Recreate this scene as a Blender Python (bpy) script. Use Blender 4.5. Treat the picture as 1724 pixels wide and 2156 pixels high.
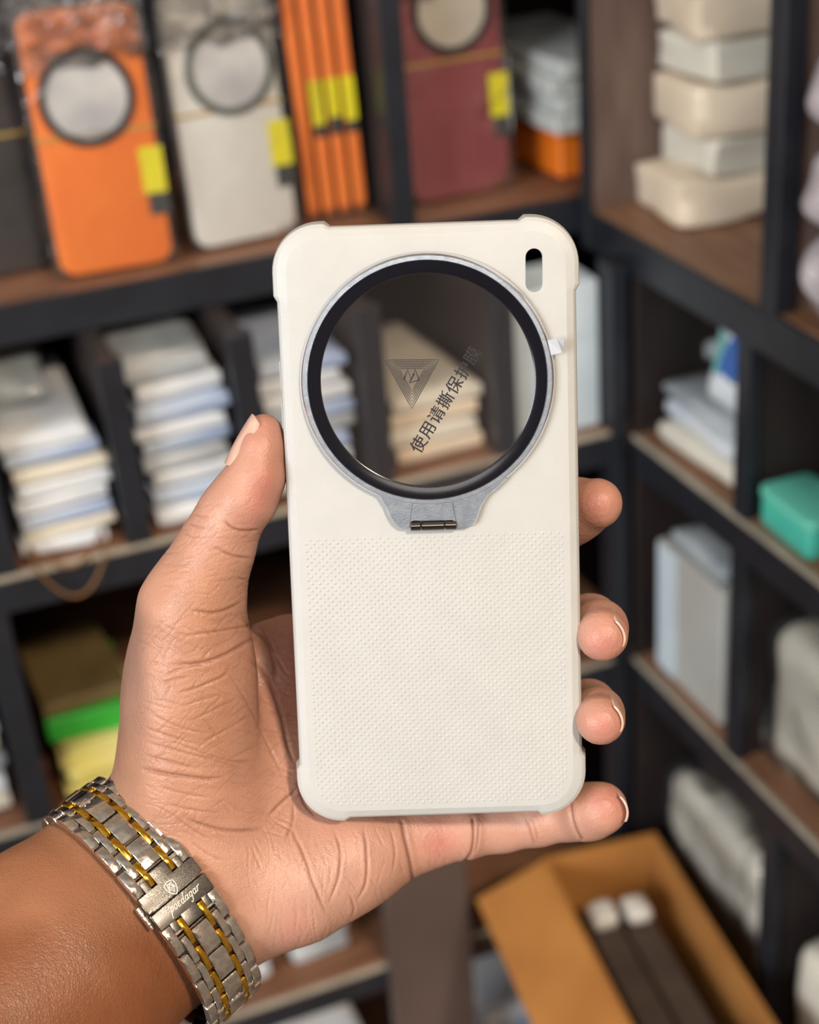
import bpy, bmesh, math, random
import numpy as np
from mathutils import Matrix, Vector, noise
from mathutils.geometry import delaunay_2d_cdt

for _o in list(bpy.data.objects):
    bpy.data.objects.remove(_o)
scene = bpy.context.scene
COL = scene.collection
random.seed(7)

# ------------------------------------------------------------------ camera
FPX, CX, CY = 3300.0, 862.0, 1078.0            # focal length and centre in photograph pixels


def cam_rotation(yaw, pitch, roll):
    B = np.array([[1, 0, 0], [0, 0, -1], [0, 1, 0.]])
    c, s = math.cos(pitch), math.sin(pitch)
    Rx = np.array([[1, 0, 0], [0, c, -s], [0, s, c]])
    c, s = math.cos(yaw), math.sin(yaw)
    Rz = np.array([[c, -s, 0], [s, c, 0], [0, 0, 1]])
    c, s = math.cos(roll), math.sin(roll)
    Rr = np.array([[c, -s, 0], [s, c, 0], [0, 0, 1]])
    return Rz @ Rx @ B @ Rr


RC = cam_rotation(-0.3337, -0.4917, -0.0806)
PC = np.array([0.0, 0.0, 1.5])
CAM = Matrix([[*RC[0], PC[0]], [*RC[1], PC[1]], [*RC[2], PC[2]], [0, 0, 0, 1]])
cam_data = bpy.data.cameras.new('camera')
cam = bpy.data.objects.new('camera', cam_data)
COL.objects.link(cam)
cam.matrix_world = CAM
cam_data.sensor_fit = 'HORIZONTAL'
cam_data.sensor_width = 36.0
cam_data.lens = FPX / 1724.0 * 36.0
cam_data.clip_start = 0.02
cam_data.dof.use_dof = True
cam_data.dof.focus_distance = 0.414
cam_data.dof.aperture_fstop = 12.0
scene.camera = cam


def ray(px, py):
    return RC @ np.array([(px - CX) / FPX, -(py - CY) / FPX, -1.0])


def at(px, py, depth):
    return PC + depth * ray(px, py)


def on_y(px, py, Y):
    d = ray(px, py)
    return PC + (Y - PC[1]) / d[1] * d


def on_x(px, py, X):
    d = ray(px, py)
    return PC + (X - PC[0]) / d[0] * d


def on_z(px, py, Z):
    d = ray(px, py)
    return PC + (Z - PC[2]) / d[2] * d


# ------------------------------------------------------------------ light
world = bpy.data.worlds.new('world')
scene.world = world
world.use_nodes = True
world.node_tree.nodes['Background'].inputs[0].default_value = (0.9, 0.95, 1.0, 1)
world.node_tree.nodes['Background'].inputs[1].default_value = 0.25


def area_light(name, loc, target, sx, sy, power, color):
    d = bpy.data.lights.new(name, 'AREA')
    d.shape = 'RECTANGLE'
    d.size, d.size_y = sx, sy
    d.energy = power
    d.color = color
    o = bpy.data.objects.new(name, d)
    COL.objects.link(o)
    v = Vector(target) - Vector(loc)
    o.matrix_world = Matrix.Translation(loc) @ v.to_track_quat('-Z', 'Y').to_matrix().to_4x4()
    return o


AIM = (0.15, 0.4, 1.25)
area_light('window_daylight', (-3.2, -1.3, 2.4), AIM, 1.8, 1.5, 165, (0.90, 0.95, 1.0))
area_light('ceiling_lamp_light', (0.60, -1.9, 3.40), AIM, 0.3, 0.3, 85, (1.0, 0.84, 0.66))
area_light('ceiling_panel_light', (-0.9, -2.2, 3.42), (-0.3, -0.6, 0.6), 1.6, 1.6, 42, (1.0, 0.96, 0.90))

vs = scene.view_settings
vs.view_transform = 'Standard'
vs.look = 'None'
vs.exposure = -0.14
vs.gamma = 1.0
vs.use_curve_mapping = False
scene.cycles.use_denoising = True
scene.cycles.max_bounces = 5
scene.cycles.diffuse_bounces = 2
scene.cycles.glossy_bounces = 3
scene.cycles.transparent_max_bounces = 8
scene.cycles.use_adaptive_sampling = True
scene.cycles.adaptive_threshold = 0.06
scene.cycles.caustics_reflective = False
scene.cycles.caustics_refractive = False


# ------------------------------------------------------------------ materials
def S(r, g, b):
    f = lambda c: (c / 255 / 12.92) if c / 255 <= 0.04045 else ((c / 255 + 0.055) / 1.055) ** 2.4
    return (f(r), f(g), f(b), 1.0)


MATS = {}


def mat(name, col, rough=0.5, metal=0.0, col2=None, nscale=8.0, bump=0.0, bscale=60.0, spec=0.5,
        stretch=None, clear=0.0, detail=2.0, contrast=(0.35, 0.65)):
    """Principled material; col2 mixes in by noise, bump adds fine relief."""
    if name in MATS:
        return MATS[name]
    m = bpy.data.materials.new(name)
    MATS[name] = m
    m.use_nodes = True
    nt = m.node_tree
    p = nt.nodes['Principled BSDF']
    p.inputs['Base Color'].default_value = col
    p.inputs['Roughness'].default_value = rough
    p.inputs['Metallic'].default_value = metal
    p.inputs['Specular IOR Level'].default_value = spec
    if clear:
        p.inputs['Coat Weight'].default_value = clear
        p.inputs['Coat Roughness'].default_value = 0.08
    if col2 is not None or bump:
        tc = nt.nodes.new('ShaderNodeTexCoord')
        mp = nt.nodes.new('ShaderNodeMapping')
        if stretch:
            mp.inputs['Scale'].default_value = stretch
        nt.links.new(tc.outputs['Object'], mp.inputs['Vector'])
    if col2 is not None:
        n = nt.nodes.new('ShaderNodeTexNoise')
        n.inputs['Scale'].default_value = nscale
        n.inputs['Detail'].default_value = detail
        r = nt.nodes.new('ShaderNodeMapRange')
        r.inputs['From Min'].default_value = contrast[0]
        r.inputs['From Max'].default_value = contrast[1]
        mx = nt.nodes.new('ShaderNodeMix')
        mx.data_type = 'RGBA'
        mx.inputs['A'].default_value = col
        mx.inputs['B'].default_value = col2
        nt.links.new(mp.outputs['Vector'], n.inputs['Vector'])
        nt.links.new(n.outputs['Fac'], r.inputs['Value'])
        nt.links.new(r.outputs['Result'], mx.inputs['Factor'])
        nt.links.new(mx.outputs['Result'], p.inputs['Base Color'])
    if bump:
        n2 = nt.nodes.new('ShaderNodeTexNoise')
        n2.inputs['Scale'].default_value = bscale
        n2.inputs['Detail'].default_value = 1.0
        b = nt.nodes.new('ShaderNodeBump')
        b.inputs['Strength'].default_value = bump
        b.inputs['Distance'].default_value = 0.002
        nt.links.new(mp.outputs['Vector'], n2.inputs['Vector'])
        nt.links.new(n2.outputs['Fac'], b.inputs['Height'])
        nt.links.new(b.outputs['Normal'], p.inputs['Normal'])
    return m


def mat_clear(name, tint, gloss=0.06, rough=0.05, haze=0.0, hazecol=(0.9, 0.9, 0.9, 1), wrinkle=0.0, wscale=40.0):
    """Thin clear sheet: transparent + fresnel gloss (+ a little milky diffuse)."""
    if name in MATS:
        return MATS[name]
    m = bpy.data.materials.new(name)
    MATS[name] = m
    m.use_nodes = True
    nt = m.node_tree
    nt.nodes.remove(nt.nodes['Principled BSDF'])
    out = nt.nodes['Material Output']
    tr = nt.nodes.new('ShaderNodeBsdfTransparent')
    tr.inputs['Color'].default_value = tint
    gl = nt.nodes.new('ShaderNodeBsdfGlossy')
    gl.inputs['Roughness'].default_value = rough
    lw = nt.nodes.new('ShaderNodeFresnel')
    lw.inputs['IOR'].default_value = 1.45
    ad = nt.nodes.new('ShaderNodeMath')
    ad.operation = 'ADD'
    ad.use_clamp = True
    ad.inputs[1].default_value = gloss
    nt.links.new(lw.outputs['Fac'], ad.inputs[0])
    mx = nt.nodes.new('ShaderNodeMixShader')
    base = tr.outputs[0]
    if haze:
        df = nt.nodes.new('ShaderNodeBsdfDiffuse')
        df.inputs['Color'].default_value = hazecol
        mh = nt.nodes.new('ShaderNodeMixShader')
        mh.inputs[0].default_value = haze
        nt.links.new(tr.outputs[0], mh.inputs[1])
        nt.links.new(df.outputs[0], mh.inputs[2])
        base = mh.outputs[0]
    nt.links.new(ad.outputs[0], mx.inputs[0])
    nt.links.new(base, mx.inputs[1])
    nt.links.new(gl.outputs[0], mx.inputs[2])
    nt.links.new(mx.outputs[0], out.inputs['Surface'])
    if wrinkle:
        tc = nt.nodes.new('ShaderNodeTexCoord')
        n2 = nt.nodes.new('ShaderNodeTexNoise')
        n2.inputs['Scale'].default_value = wscale
        n2.inputs['Detail'].default_value = 1.0
        n2.inputs['Distortion'].default_value = 1.5
        b = nt.nodes.new('ShaderNodeBump')
        b.inputs['Strength'].default_value = wrinkle
        b.inputs['Distance'].default_value = 0.01
        nt.links.new(tc.outputs['Object'], n2.inputs['Vector'])
        nt.links.new(n2.outputs['Fac'], b.inputs['Height'])
        nt.links.new(b.outputs['Normal'], gl.inputs['Normal'])
        nt.links.new(b.outputs['Normal'], lw.inputs['Normal'])
    return m


# ------------------------------------------------------------------ object helpers
def tag(o, label=None, cat=None, group=None, kind=None):
    if label:
        o['label'] = label
    if cat:
        o['category'] = cat
    if group:
        o['group'] = group
    if kind:
        o['kind'] = kind
    return o


def thing(name, M, label, cat, group=None):
    o = bpy.data.objects.new(name, None)
    o.empty_display_size = 0.02
    COL.objects.link(o)
    o.matrix_world = M if isinstance(M, Matrix) else Matrix.Translation(M)
    return tag(o, label, cat, group)


def link(name, me, m=None, parent=None, M=None):
    if m is not None and not me.materials:
        me.materials.append(m)
    o = bpy.data.objects.new(name, me)
    COL.objects.link(o)
    if parent is not None:
        o.parent = parent
    if M is not None:
        o.matrix_basis = M
    return o


def mesh(name, V, F, smooth=True, angle=None):
    me = bpy.data.meshes.new(name)
    me.from_pydata([tuple(map(float, v)) for v in V], [], [tuple(int(i) for i in f) for f in F])
    me.validate()
    if smooth:
        me.polygons.foreach_set('use_smooth', [True] * len(me.polygons))
        if angle:
            me.set_sharp_from_angle(angle=math.radians(angle))
    me.update()
    return me


def bm_mesh(name, bm, smooth=True, angle=35):
    bmesh.ops.recalc_face_normals(bm, faces=bm.faces)
    me = bpy.data.meshes.new(name)
    bm.to_mesh(me)
    bm.free()
    if smooth:
        me.polygons.foreach_set('use_smooth', [True] * len(me.polygons))
        me.set_sharp_from_angle(angle=math.radians(angle))
    return me


def box_bm(bm, x0, x1, y0, y1, z0, z1, bev=0.0, seg=2):
    r = bmesh.ops.create_cube(bm, size=1.0)
    vs_ = r['verts']
    for v in vs_:
        v.co = Vector(((x0 + x1) / 2 + v.co.x * (x1 - x0), (y0 + y1) / 2 + v.co.y * (y1 - y0), (z0 + z1) / 2 + v.co.z * (z1 - z0)))
    if bev:
        es = list({e for v in vs_ for e in v.link_edges})
        bmesh.ops.bevel(bm, geom=es, offset=bev, segments=seg, affect='EDGES', profile=0.7)


def box_mesh(name, x0, x1, y0, y1, z0, z1, bev=0.0, seg=2):
    bm = bmesh.new()
    box_bm(bm, x0, x1, y0, y1, z0, z1, bev, seg)
    return bm_mesh(name, bm)


def rrect(w, h, r, n=6):
    """rounded-rectangle outline, counter-clockwise"""
    pts = []
    for cx_, cy_, a0 in ((w / 2 - r, h / 2 - r, 0), (-w / 2 + r, h / 2 - r, 90), (-w / 2 + r, -h / 2 + r, 180), (w / 2 - r, -h / 2 + r, 270)):
        for i in range(n + 1):
            a = math.radians(a0 + 90 * i / n)
            pts.append((cx_ + r * math.cos(a), cy_ + r * math.sin(a)))
    return pts


def bridge(loops, closed_caps=True):
    """loops: list of equal-length point rings -> verts, faces"""
    n = len(loops[0])
    V = [p for l in loops for p in l]
    F = []
    for k in range(len(loops) - 1):
        a, b = k * n, (k + 1) * n
        for i in range(n):
            j = (i + 1) % n
            F.append((a + i, a + j, b + j, b + i))
    if closed_caps:
        F.append(tuple(range(n - 1, -1, -1)))
        F.append(tuple((len(loops) - 1) * n + i for i in range(n)))
    return V, F


def slab_mesh(name, w, h, t, r, bev, n=6):
    """upright rounded slab: outline in XZ (bottom at z=0), thickness along Y, front at -t/2"""
    loops = []
    for off, y in ((bev, -t / 2), (bev * 0.3, -t / 2 + bev * 0.3), (0, -t / 2 + bev), (0, t / 2 - bev), (bev * 0.3, t / 2 - bev * 0.3), (bev, t / 2)):
        loops.append([(x, y, z + h / 2) for x, z in rrect(w - 2 * off, h - 2 * off, max(r - off, 0.0005), n)])
    V, F = bridge(loops)
    return mesh(name, V, F, True, 40)


def lathe(name, prof, n=96, close=False, c=(0, 0), arc=None):
    """revolve (r,z) profile about Z at c"""
    V, F = [], []
    m = len(prof)
    for i in range(n):
        a = 2 * math.pi * i / n
        for r, z in prof:
            V.append((c[0] + r * math.cos(a), c[1] + r * math.sin(a), z))
    for i in range(n):
        j = (i + 1) % n
        for k in range(m if close else m - 1):
            l = (k + 1) % m
            F.append((i * m + k, j * m + k, j * m + l, i * m + l))
    return mesh(name, V, F, True, 35)


def soft_box(name, w, d, h, seed=0, amp=0.004, n=7, rnd=0.35, freq=18.0):
    """soft package: box on z=0 with rounded edges and lumpy faces"""
    bm = bmesh.new()
    bmesh.ops.create_cube(bm, size=2.0)
    bmesh.ops.subdivide_edges(bm, edges=bm.edges, cuts=n, use_grid_fill=True)
    sm = min(w, d, h) / 2
    for v in bm.verts:
        c = v.co.copy()
        p = Vector((c.x * w / 2, c.y * d / 2, c.z * h / 2))
        r = sm * rnd * 2
        core = Vector((max(-w / 2 + r, min(w / 2 - r, p.x)), max(-d / 2 + r, min(d / 2 - r, p.y)), max(-h / 2 + r, min(h / 2 - r, p.z))))
        dv = p - core
        if dv.length > 1e-9:
            p = core + dv.normalized() * min(dv.length, r)
        k = noise.noise_vector(Vector((p.x, p.y, p.z * 1.5)) * freq + Vector((seed * 3.17, seed * 1.3, seed * 7.7)))
        p += Vector((k.x, k.y, k.z * 0.7)) * amp
        p.z = max(p.z, -h / 2)
        v.co = p + Vector((0, 0, h / 2))
    return bm_mesh(name, bm, True, 60)


def tube(name, pts, r, n=8, closed=False):
    V, F = [], []
    P = [Vector(p) for p in pts]
    m = len(P)
    up = Vector((0.13, 0.27, 0.95)).normalized()
    for i in range(m):
        t = (P[(i + 1) % m] - P[i - 1]) if closed else (P[min(i + 1, m - 1)] - P[max(i - 1, 0)])
        t.normalize()
        a = t.cross(up).normalized()
        b = a.cross(t)
        rr = r[i] if isinstance(r, (list, tuple)) else r
        for k in range(n):
            g = 2 * math.pi * k / n
            V.append(P[i] + a * rr * math.cos(g) + b * rr * math.sin(g))
    for i in range(m if closed else m - 1):
        for k in range(n):
            l = (k + 1) % n
            j = (i + 1) % m
            F.append((i * n + k, i * n + l, j * n + l, j * n + k))
    if not closed:
        F.append(tuple(range(n)))
        F.append(tuple((m - 1) * n + k for k in range(n - 1, -1, -1)))
    return mesh(name, V, F, True, 60)


def ribbon(name, lines, w, z0, z1, closed=False):
    """flat strokes in XY: each polyline becomes a strip of width w with thickness z0..z1"""
    V, F = [], []
    for ln in lines:
        P = [Vector((p[0], p[1])) for p in ln]
        m = len(P)
        base = len(V)
        for i in range(m):
            t = (P[(i + 1) % m] - P[i - 1]) if closed else (P[min(i + 1, m - 1)] - P[max(i - 1, 0)])
            if t.length < 1e-12:
                t = Vector((1, 0))
            t.normalize()
            nn = Vector((-t.y, t.x)) * w / 2
            for q, z in ((P[i] + nn, z0), (P[i] - nn, z0), (P[i] - nn, z1), (P[i] + nn, z1)):
                V.append((q.x, q.y, z))
        for i in range(m if closed else m - 1):
            a, b = base + 4 * i, base + 4 * ((i + 1) % m)
            for k in range(4):
                l = (k + 1) % 4
                F.append((a + k, a + l, b + l, b + k))
    return mesh(name, V, F, False)

# ------------------------------------------------------------------ the shop: room shell and shelves
m_wall = mat('painted_wall', S(150, 132, 114), 0.8, 0, S(136, 120, 104), 3)
m_floor = mat('floor_tiles', S(120, 112, 104), 0.4, 0, S(98, 92, 86), 6)
m_ceil = mat('ceiling_paint', S(225, 222, 215), 0.85, 0, S(215, 212, 205), 4)
m_wood = mat('warm_wood', S(140, 98, 72), 0.5, 0, S(112, 74, 54), 14, stretch=(1.0, 7.0, 7.0))
m_woody = mat('warm_wood_lengthwise', S(158, 116, 88), 0.5, 0, S(132, 92, 66), 14, stretch=(7.0, 1.0, 7.0))
m_panel = mat('brown_laminate', S(128, 104, 92), 0.55, 0, S(108, 84, 74), 12, stretch=(6, 6, 1))
m_dpanel = mat('dark_laminate', S(46, 36, 34), 0.55, 0, S(34, 27, 26), 10, stretch=(6, 6, 1))
m_steel = mat('black_steel', S(34, 36, 43), 0.42, 0.0, S(28, 30, 36), 30, spec=0.5)
m_edge = mat('pale_edge_band', S(172, 160, 142), 0.5, 0, S(152, 140, 124), 30)
m_gpanel = mat('grey_brown_upright', S(96, 80, 74), 0.55, 0, S(84, 70, 64), 9)

RX0, RX1, RY0, RY1, RZ1 = -3.7, 0.76, -4.2, 1.24, 3.5


def struct(name, x0, x1, y0, y1, z0, z1, m):
    o = link(name, box_mesh(name, x0, x1, y0, y1, z0, z1), m)
    return tag(o, kind='structure')


struct('floor', RX0, RX1, RY0, RY1, -0.05, 0.0, m_floor)
struct('ceiling', RX0, RX1, RY0, RY1, RZ1, RZ1 + 0.05, m_ceil)
struct('wall_back', RX0, RX1, RY1, RY1 + 0.05, 0, RZ1, m_wall)
struct('wall_right', RX1, RX1 + 0.05, RY0, RY1, 0, RZ1, m_wall)
struct('wall_left', RX0 - 0.05, RX0, RY0, RY1, 0, RZ1, m_ceil)
struct('wall_front', RX0, RX1, RY0 - 0.05, RY0, 0, RZ1, mat('grey_plaster', S(158, 158, 160), 0.8, 0, S(146, 146, 148), 3))

YU, YL, XR, YB, XB = 0.967, 0.900, 0.481, 1.20, 0.735
LB = (0.590, 0.820, 1.014)          # lower boards of the left unit (top faces)
UB = 1.166                          # upper board
RB = (0.590, 0.822, 1.011, 1.158)   # boards of the right unit
TH = 0.020

left = thing('shelving_unit', (0.1, YL, 0), 'black framed wooden shelf wall behind the hand, facing the camera', 'shelf')
O = Vector((0.1, YL, 0))


def lpart(name, x0, x1, y0, y1, z0, z1, m, bev=0.0006):
    return link(name, box_mesh(name, x0 - O.x, x1 - O.x, y0 - O.y, y1 - O.y, z0, z1, bev, 1), m, left)


for z in (0.400,) + LB:
    b = lpart('shelf_board', -0.4, XR + 0.02, YL + 0.004, YB, z - TH, z, m_wood)
    lpart('front_rail', -0.4, XR, YL, YL + 0.004, z - 0.026, z - 0.003, m_steel)
    lpart('edge_strip', -0.4, XR, YL - 0.0005, YL + 0.004, z - 0.003, z + 0.0006, m_edge)
for z in (UB, 1.42):
    lpart('shelf_board', -0.4, XB - 0.02, YU + 0.004, YB, z - TH, z, m_wood)
    lpart('front_rail', -0.4, XR + 0.004, YU, YU + 0.004, z - 0.026, z + 0.0008, m_steel)
lpart('back_panel', -0.4, XB - 0.02, YB, YB + 0.012, 0.05, 1.8, m_dpanel)
for x in (-0.045, 0.040, 0.127, 0.210, 0.296, 0.389):
    lpart('divider', x - 0.006, x + 0.006, YL + 0.012, YB, LB[2], UB - TH - 0.006, m_dpanel)
    lpart('divider_edge', x - 0.008, x + 0.008, YL + 0.001, YL + 0.013, LB[2], UB - TH - 0.004, m_steel)
for x in (0.027, 0.296):
    lpart('divider', x - 0.006, x + 0.006, YL + 0.012, YB, LB[1], LB[2] - TH, m_dpanel)
    lpart('divider_edge', x - 0.009, x + 0.009, YL + 0.001, YL + 0.013, LB[1], LB[2] - TH, m_steel)
lpart('upright_panel', 0.262, 0.331, YL - 0.012, YL, 0.0, LB[1] - 0.026, m_gpanel)
lpart('shelf_post', 0.3425, 0.3585, YU + 0.004, YU + 0.020, UB, 1.40, m_steel)
lpart('divider', 0.346, 0.355, YU + 0.02, YB, UB, 1.40, m_dpanel)
lpart('corner_post', XR - 0.014, XR - 0.001, YL - 0.004, YL + 0.016, 0.0, UB - 0.027, m_steel)
lpart('shelf_post', -0.40, -0.38, YL, YL + 0.02, 0.0, UB - 0.027, m_steel)

right = thing('shelving_unit', (XR, 0.6, 0), 'black framed wooden shelf wall running along the right side', 'shelf')
O2 = Vector((XR, 0.6, 0))


def rpart(name, x0, x1, y0, y1, z0, z1, m, bev=0.0006):
    return link(name, box_mesh(name, x0 - O2.x, x1 - O2.x, y0 - O2.y, y1 - O2.y, z0, z1, bev, 1), m, right)


for z in RB:
    far = 0.9655 if z > 1.1 else YL - 0.006
    rpart('shelf_board', XR + 0.004, XB - 0.012, 0.2, far, z - TH, z, m_woody)
    rpart('front_rail', XR, XR + 0.004, 0.2, far - 0.001, z - 0.027, z - (0.0 if z > 1.1 else 0.003), m_steel)
    if z < 1.1:
        rpart('edge_strip', XR - 0.0005, XR + 0.004, 0.2, far - 0.001, z - 0.003, z + 0.0006, m_edge)
rpart('shelf_board', XR + 0.004, XB - 0.012, 0.2, 0.9655, 1.40, 1.42, m_woody)
rpart('back_panel', XB - 0.012, XB, 0.2, 0.9655, 0.05, 1.8, m_panel)
rpart('side_panel', XR + 0.004, XB - 0.012, 0.957, 0.9655, RB[3], 1.40, m_panel)
rpart('side_panel_edge', XR - 0.001, XR + 0.004, 0.956, 0.9660, RB[3] - 0.027, 1.40, m_steel)
rpart('side_panel', XR + 0.004, XB - 0.012, YL - 0.006, YL - 0.001, 0.05, RB[3] - 0.03, m_dpanel)
rpart('shelf_post', XR, XR + 0.014, 0.722, 0.738, RB[3], 1.40, m_steel)
rpart('divider', XR + 0.014, XB - 0.012, 0.726, 0.734, RB[3], 1.40, m_panel)
for k in range(3):
    z0, z1 = RB[k], RB[k + 1] - 0.027
    for y in ((0.705 if k == 0 else 0.755), 0.600 if k else 0.560):
        rpart('divider', XR + 0.010, XB - 0.012, y - 0.006, y + 0.005, z0, z1, m_dpanel)
        rpart('divider_edge', XR + 0.001, XR + 0.010, y - 0.008, y + 0.007, z0, z1, m_steel)

# ------------------------------------------------------------------ stock on the shelves
m_bag = mat_clear('clear_bag', (0.97, 0.97, 0.97, 1), gloss=0.02, rough=0.09, haze=0.03, wrinkle=0.5, wscale=24)
m_crinkle = mat_clear('crinkled_film', (0.96, 0.95, 0.94, 1), gloss=0.04, rough=0.12, haze=0.05, wrinkle=1.0, wscale=70)
m_yel = mat('yellow_sticker', S(226, 214, 20), 0.5)
m_slab = mat('dark_sticker_foot', S(52, 52, 50), 0.5)
m_ringd = mat('grey_ring', S(84, 92, 88), 0.35, 0.2)
m_ringk = mat('black_ring', S(38, 32, 34), 0.3, 0.2)
m_disc = mat('frosted_disc', S(214, 212, 208), 0.35, 0, S(178, 176, 178), 22, clear=0.4)
m_discc = mat('cream_disc', S(206, 198, 184), 0.4, 0, S(196, 186, 172), 30)
m_band = mat('elastic_band', S(186, 150, 60), 0.6)
m_orange = mat('orange_plastic', S(246, 128, 32), 0.45, 0, S(240, 118, 28), 30, clear=0.25)
m_offw = mat('offwhite_plastic', S(228, 225, 218), 0.5, 0, S(220, 217, 210), 30)
m_black = mat('black_plastic', S(40, 36, 38), 0.45, 0, S(30, 28, 30), 20, clear=0.3)
m_wine = mat('wine_plastic', S(150, 68, 74), 0.45, 0, S(138, 60, 66), 20, clear=0.3)
ROTX = Matrix.Rotation(math.radians(90), 4, 'X')


def boxed_case(name, label, x, y, z, yaw, lean, w, h, body, ringm, discm, group, ring=(0.0, 0.118, 0.0305), sticker='right', band=True, t=0.011, bagm=0.004, bagt=0.006):
    M = Matrix.Translation((x, y, z)) @ Matrix.Rotation(math.radians(yaw), 4, 'Z') @ Matrix.Rotation(math.radians(-lean), 4, 'X')
    o = thing(name, M, label, 'phone case', group)
    link('case_body', slab_mesh('case_body', w, h, t, 0.011, 0.002), body, o)
    if ring:
        rx, rz, rr = ring
        F = Matrix.Translation((rx, -t / 2, rz)) @ ROTX
        rg = link('camera_ring', lathe('camera_ring', [(rr, 0), (rr, 0.0022), (rr - 0.0008, 0.0028), (rr - 0.0045, 0.0028), (rr - 0.0050, 0.0008), (rr - 0.005, 0)], 48, True), ringm, o, F)
        link('lens_film', lathe('lens_film', [(0.0001, 0.0004), (0.0001, 0.0012), (rr - 0.005, 0.0012), (rr - 0.005, 0.0004)], 48, True), discm, rg)
    if band:
        link('elastic_band', box_mesh('elastic_band', -w / 2 - 0.001, w / 2 + 0.001, -t / 2 - 0.0012, t / 2 + 0.0012, h * 0.53, h * 0.53 + 0.0022, 0.0004, 1), m_band, o)
    if sticker:
        sx = w / 2
        sh = 0.46 if band else 0.60
        st = link('sticker', box_mesh('sticker', sx - 0.0125, sx + 0.0025, -t / 2 - 0.0016, -t / 2 - 0.0008, h * sh - 0.030, h * sh, 0.0002, 1), m_yel, o)
        link('sticker_foot', box_mesh('sticker_foot', sx - 0.0105, sx + 0.0025, -t / 2 - 0.0016, -t / 2 - 0.0008, h * sh - 0.044, h * sh - 0.0302, 0.0002, 1), m_slab, st)
    bg = link('clear_bag', slab_mesh('clear_bag', w + 2 * bagm, h + 0.012, t + bagt, 0.006, min(0.003, t * 0.3), 3), m_bag, o, Matrix.Translation((0, 0, -0.0002)))
    if ring:
        # gathered bag top: crumpled clear film over the upper front
        V_, F_ = [], []
        nx_, nz_ = 22, 12
        sd = x * 77
        for j in range(nz_ + 1):
            for i in range(nx_ + 1):
                u, v = i / nx_ - 0.5, j / nz_
                k = noise.noise_vector(Vector((u * 5 + sd, v * 4, sd)))
                V_.append((u * (w + 0.006), -t / 2 - 0.0055 + 0.0035 * k.x - 0.004 * math.sin(v * 3.1), h * 0.80 + v * (h * 0.20 + 0.012) + 0.008 * k.y * (1 - v)))
        for j in range(nz_):
            for i in range(nx_):
                q = j * (nx_ + 1) + i
                F_.append((q, q + 1, q + nx_ + 2, q + nx_ + 1))
        link('bag_top', mesh('bag_top', V_, F_, True), m_crinkle, o)
    return o


EPS = 0.0012
UP = 'bagged phone cases on the upper shelf'
boxed_case('bagged_phone_case', 'black phone case in a clear bag at the left frame edge', 0.078, 1.030, UB + EPS, 3, 4, 0.078, 0.166, m_black, m_ringk, mat('rosy_disc', S(196, 170, 170), 0.4), UP, (-0.006, 0.115, 0.031), None)
boxed_case('bagged_phone_case', 'orange phone case in a clear bag beside the off-white one', 0.1570, 0.999, UB + EPS, -4, 3, 0.074, 0.166, m_orange, m_ringk, m_disc, UP, (-0.002, 0.112, 0.0305))
boxed_case('bagged_phone_case', 'off-white phone case with grey ring right of the orange one', 0.2480, 1.008, UB + EPS, 4, 5, 0.073, 0.164, m_offw, m_ringd, m_disc, UP, (0.004, 0.114, 0.0305))
EDGE = ('nearest the off-white case', 'second from the off-white case', 'third from the off-white case', 'nearest the dark post')
for i in range(4):
    o = boxed_case('bagged_phone_case', 'orange phone case seen edge-on, ' + EDGE[i], 0.3020 + i * 0.0116, 1.056, UB + EPS, 88, 1.5, 0.079, 0.170 + 0.004 * (i % 2), m_orange, None, None, UP, None, None, False, 0.0090, 0.001, 0.0018)
    for nm_, z0, z1, mm in (('sticker', 0.070 - 0.004 * (i % 2), 0.096, m_yel), ('sticker_foot', 0.058, 0.0698 - 0.004 * (i % 2), m_slab)):
        if i > 0:
            link(nm_, box_mesh(nm_, -0.0405, -0.0397, -0.0040, 0.0040, z0, z1, 0.0002, 1), mm, o)
boxed_case('bagged_phone_case', 'wine-red phone case with cream disc right of the dark post', 0.411, 1.018, UB + EPS, 2, 4, 0.076, 0.176, m_wine, m_ringk, m_discc, UP, (0.002, 0.128, 0.0300))

# flat boxes in the far corner of the upper shelf
m_white = mat('white_card', S(206, 206, 200), 0.55, 0, S(188, 190, 188), 20)
oc = link('flat_box', box_mesh('flat_box', -0.04, 0.04, -0.075, 0.075, 0, 0.036, 0.002, 1), m_orange, None, Matrix.Translation((0.520, 1.085, UB + EPS)) @ Matrix.Rotation(math.radians(4), 4, 'Z'))
tag(oc, 'flat orange box under white boxes in the far shelf corner', 'box')
for i in range(4):
    o = link('flat_box', box_mesh('flat_box', -0.04, 0.04, -0.08, 0.08, 0, 0.0125, 0.0012, 1), m_white, None, Matrix.Translation((0.514 + 0.003 * (i % 2), 1.075 + 0.004 * (i % 3), UB + EPS + 0.0362 + i * 0.0128)) @ Matrix.Rotation(math.radians(2 + 2 * (i % 2)), 4, 'Z'))
    tag(o, ('lowest', 'second from bottom', 'third from bottom', 'topmost')[i] + ' flat white box in the far corner of the upper shelf', 'box', 'white boxes in the shelf corner')

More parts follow.
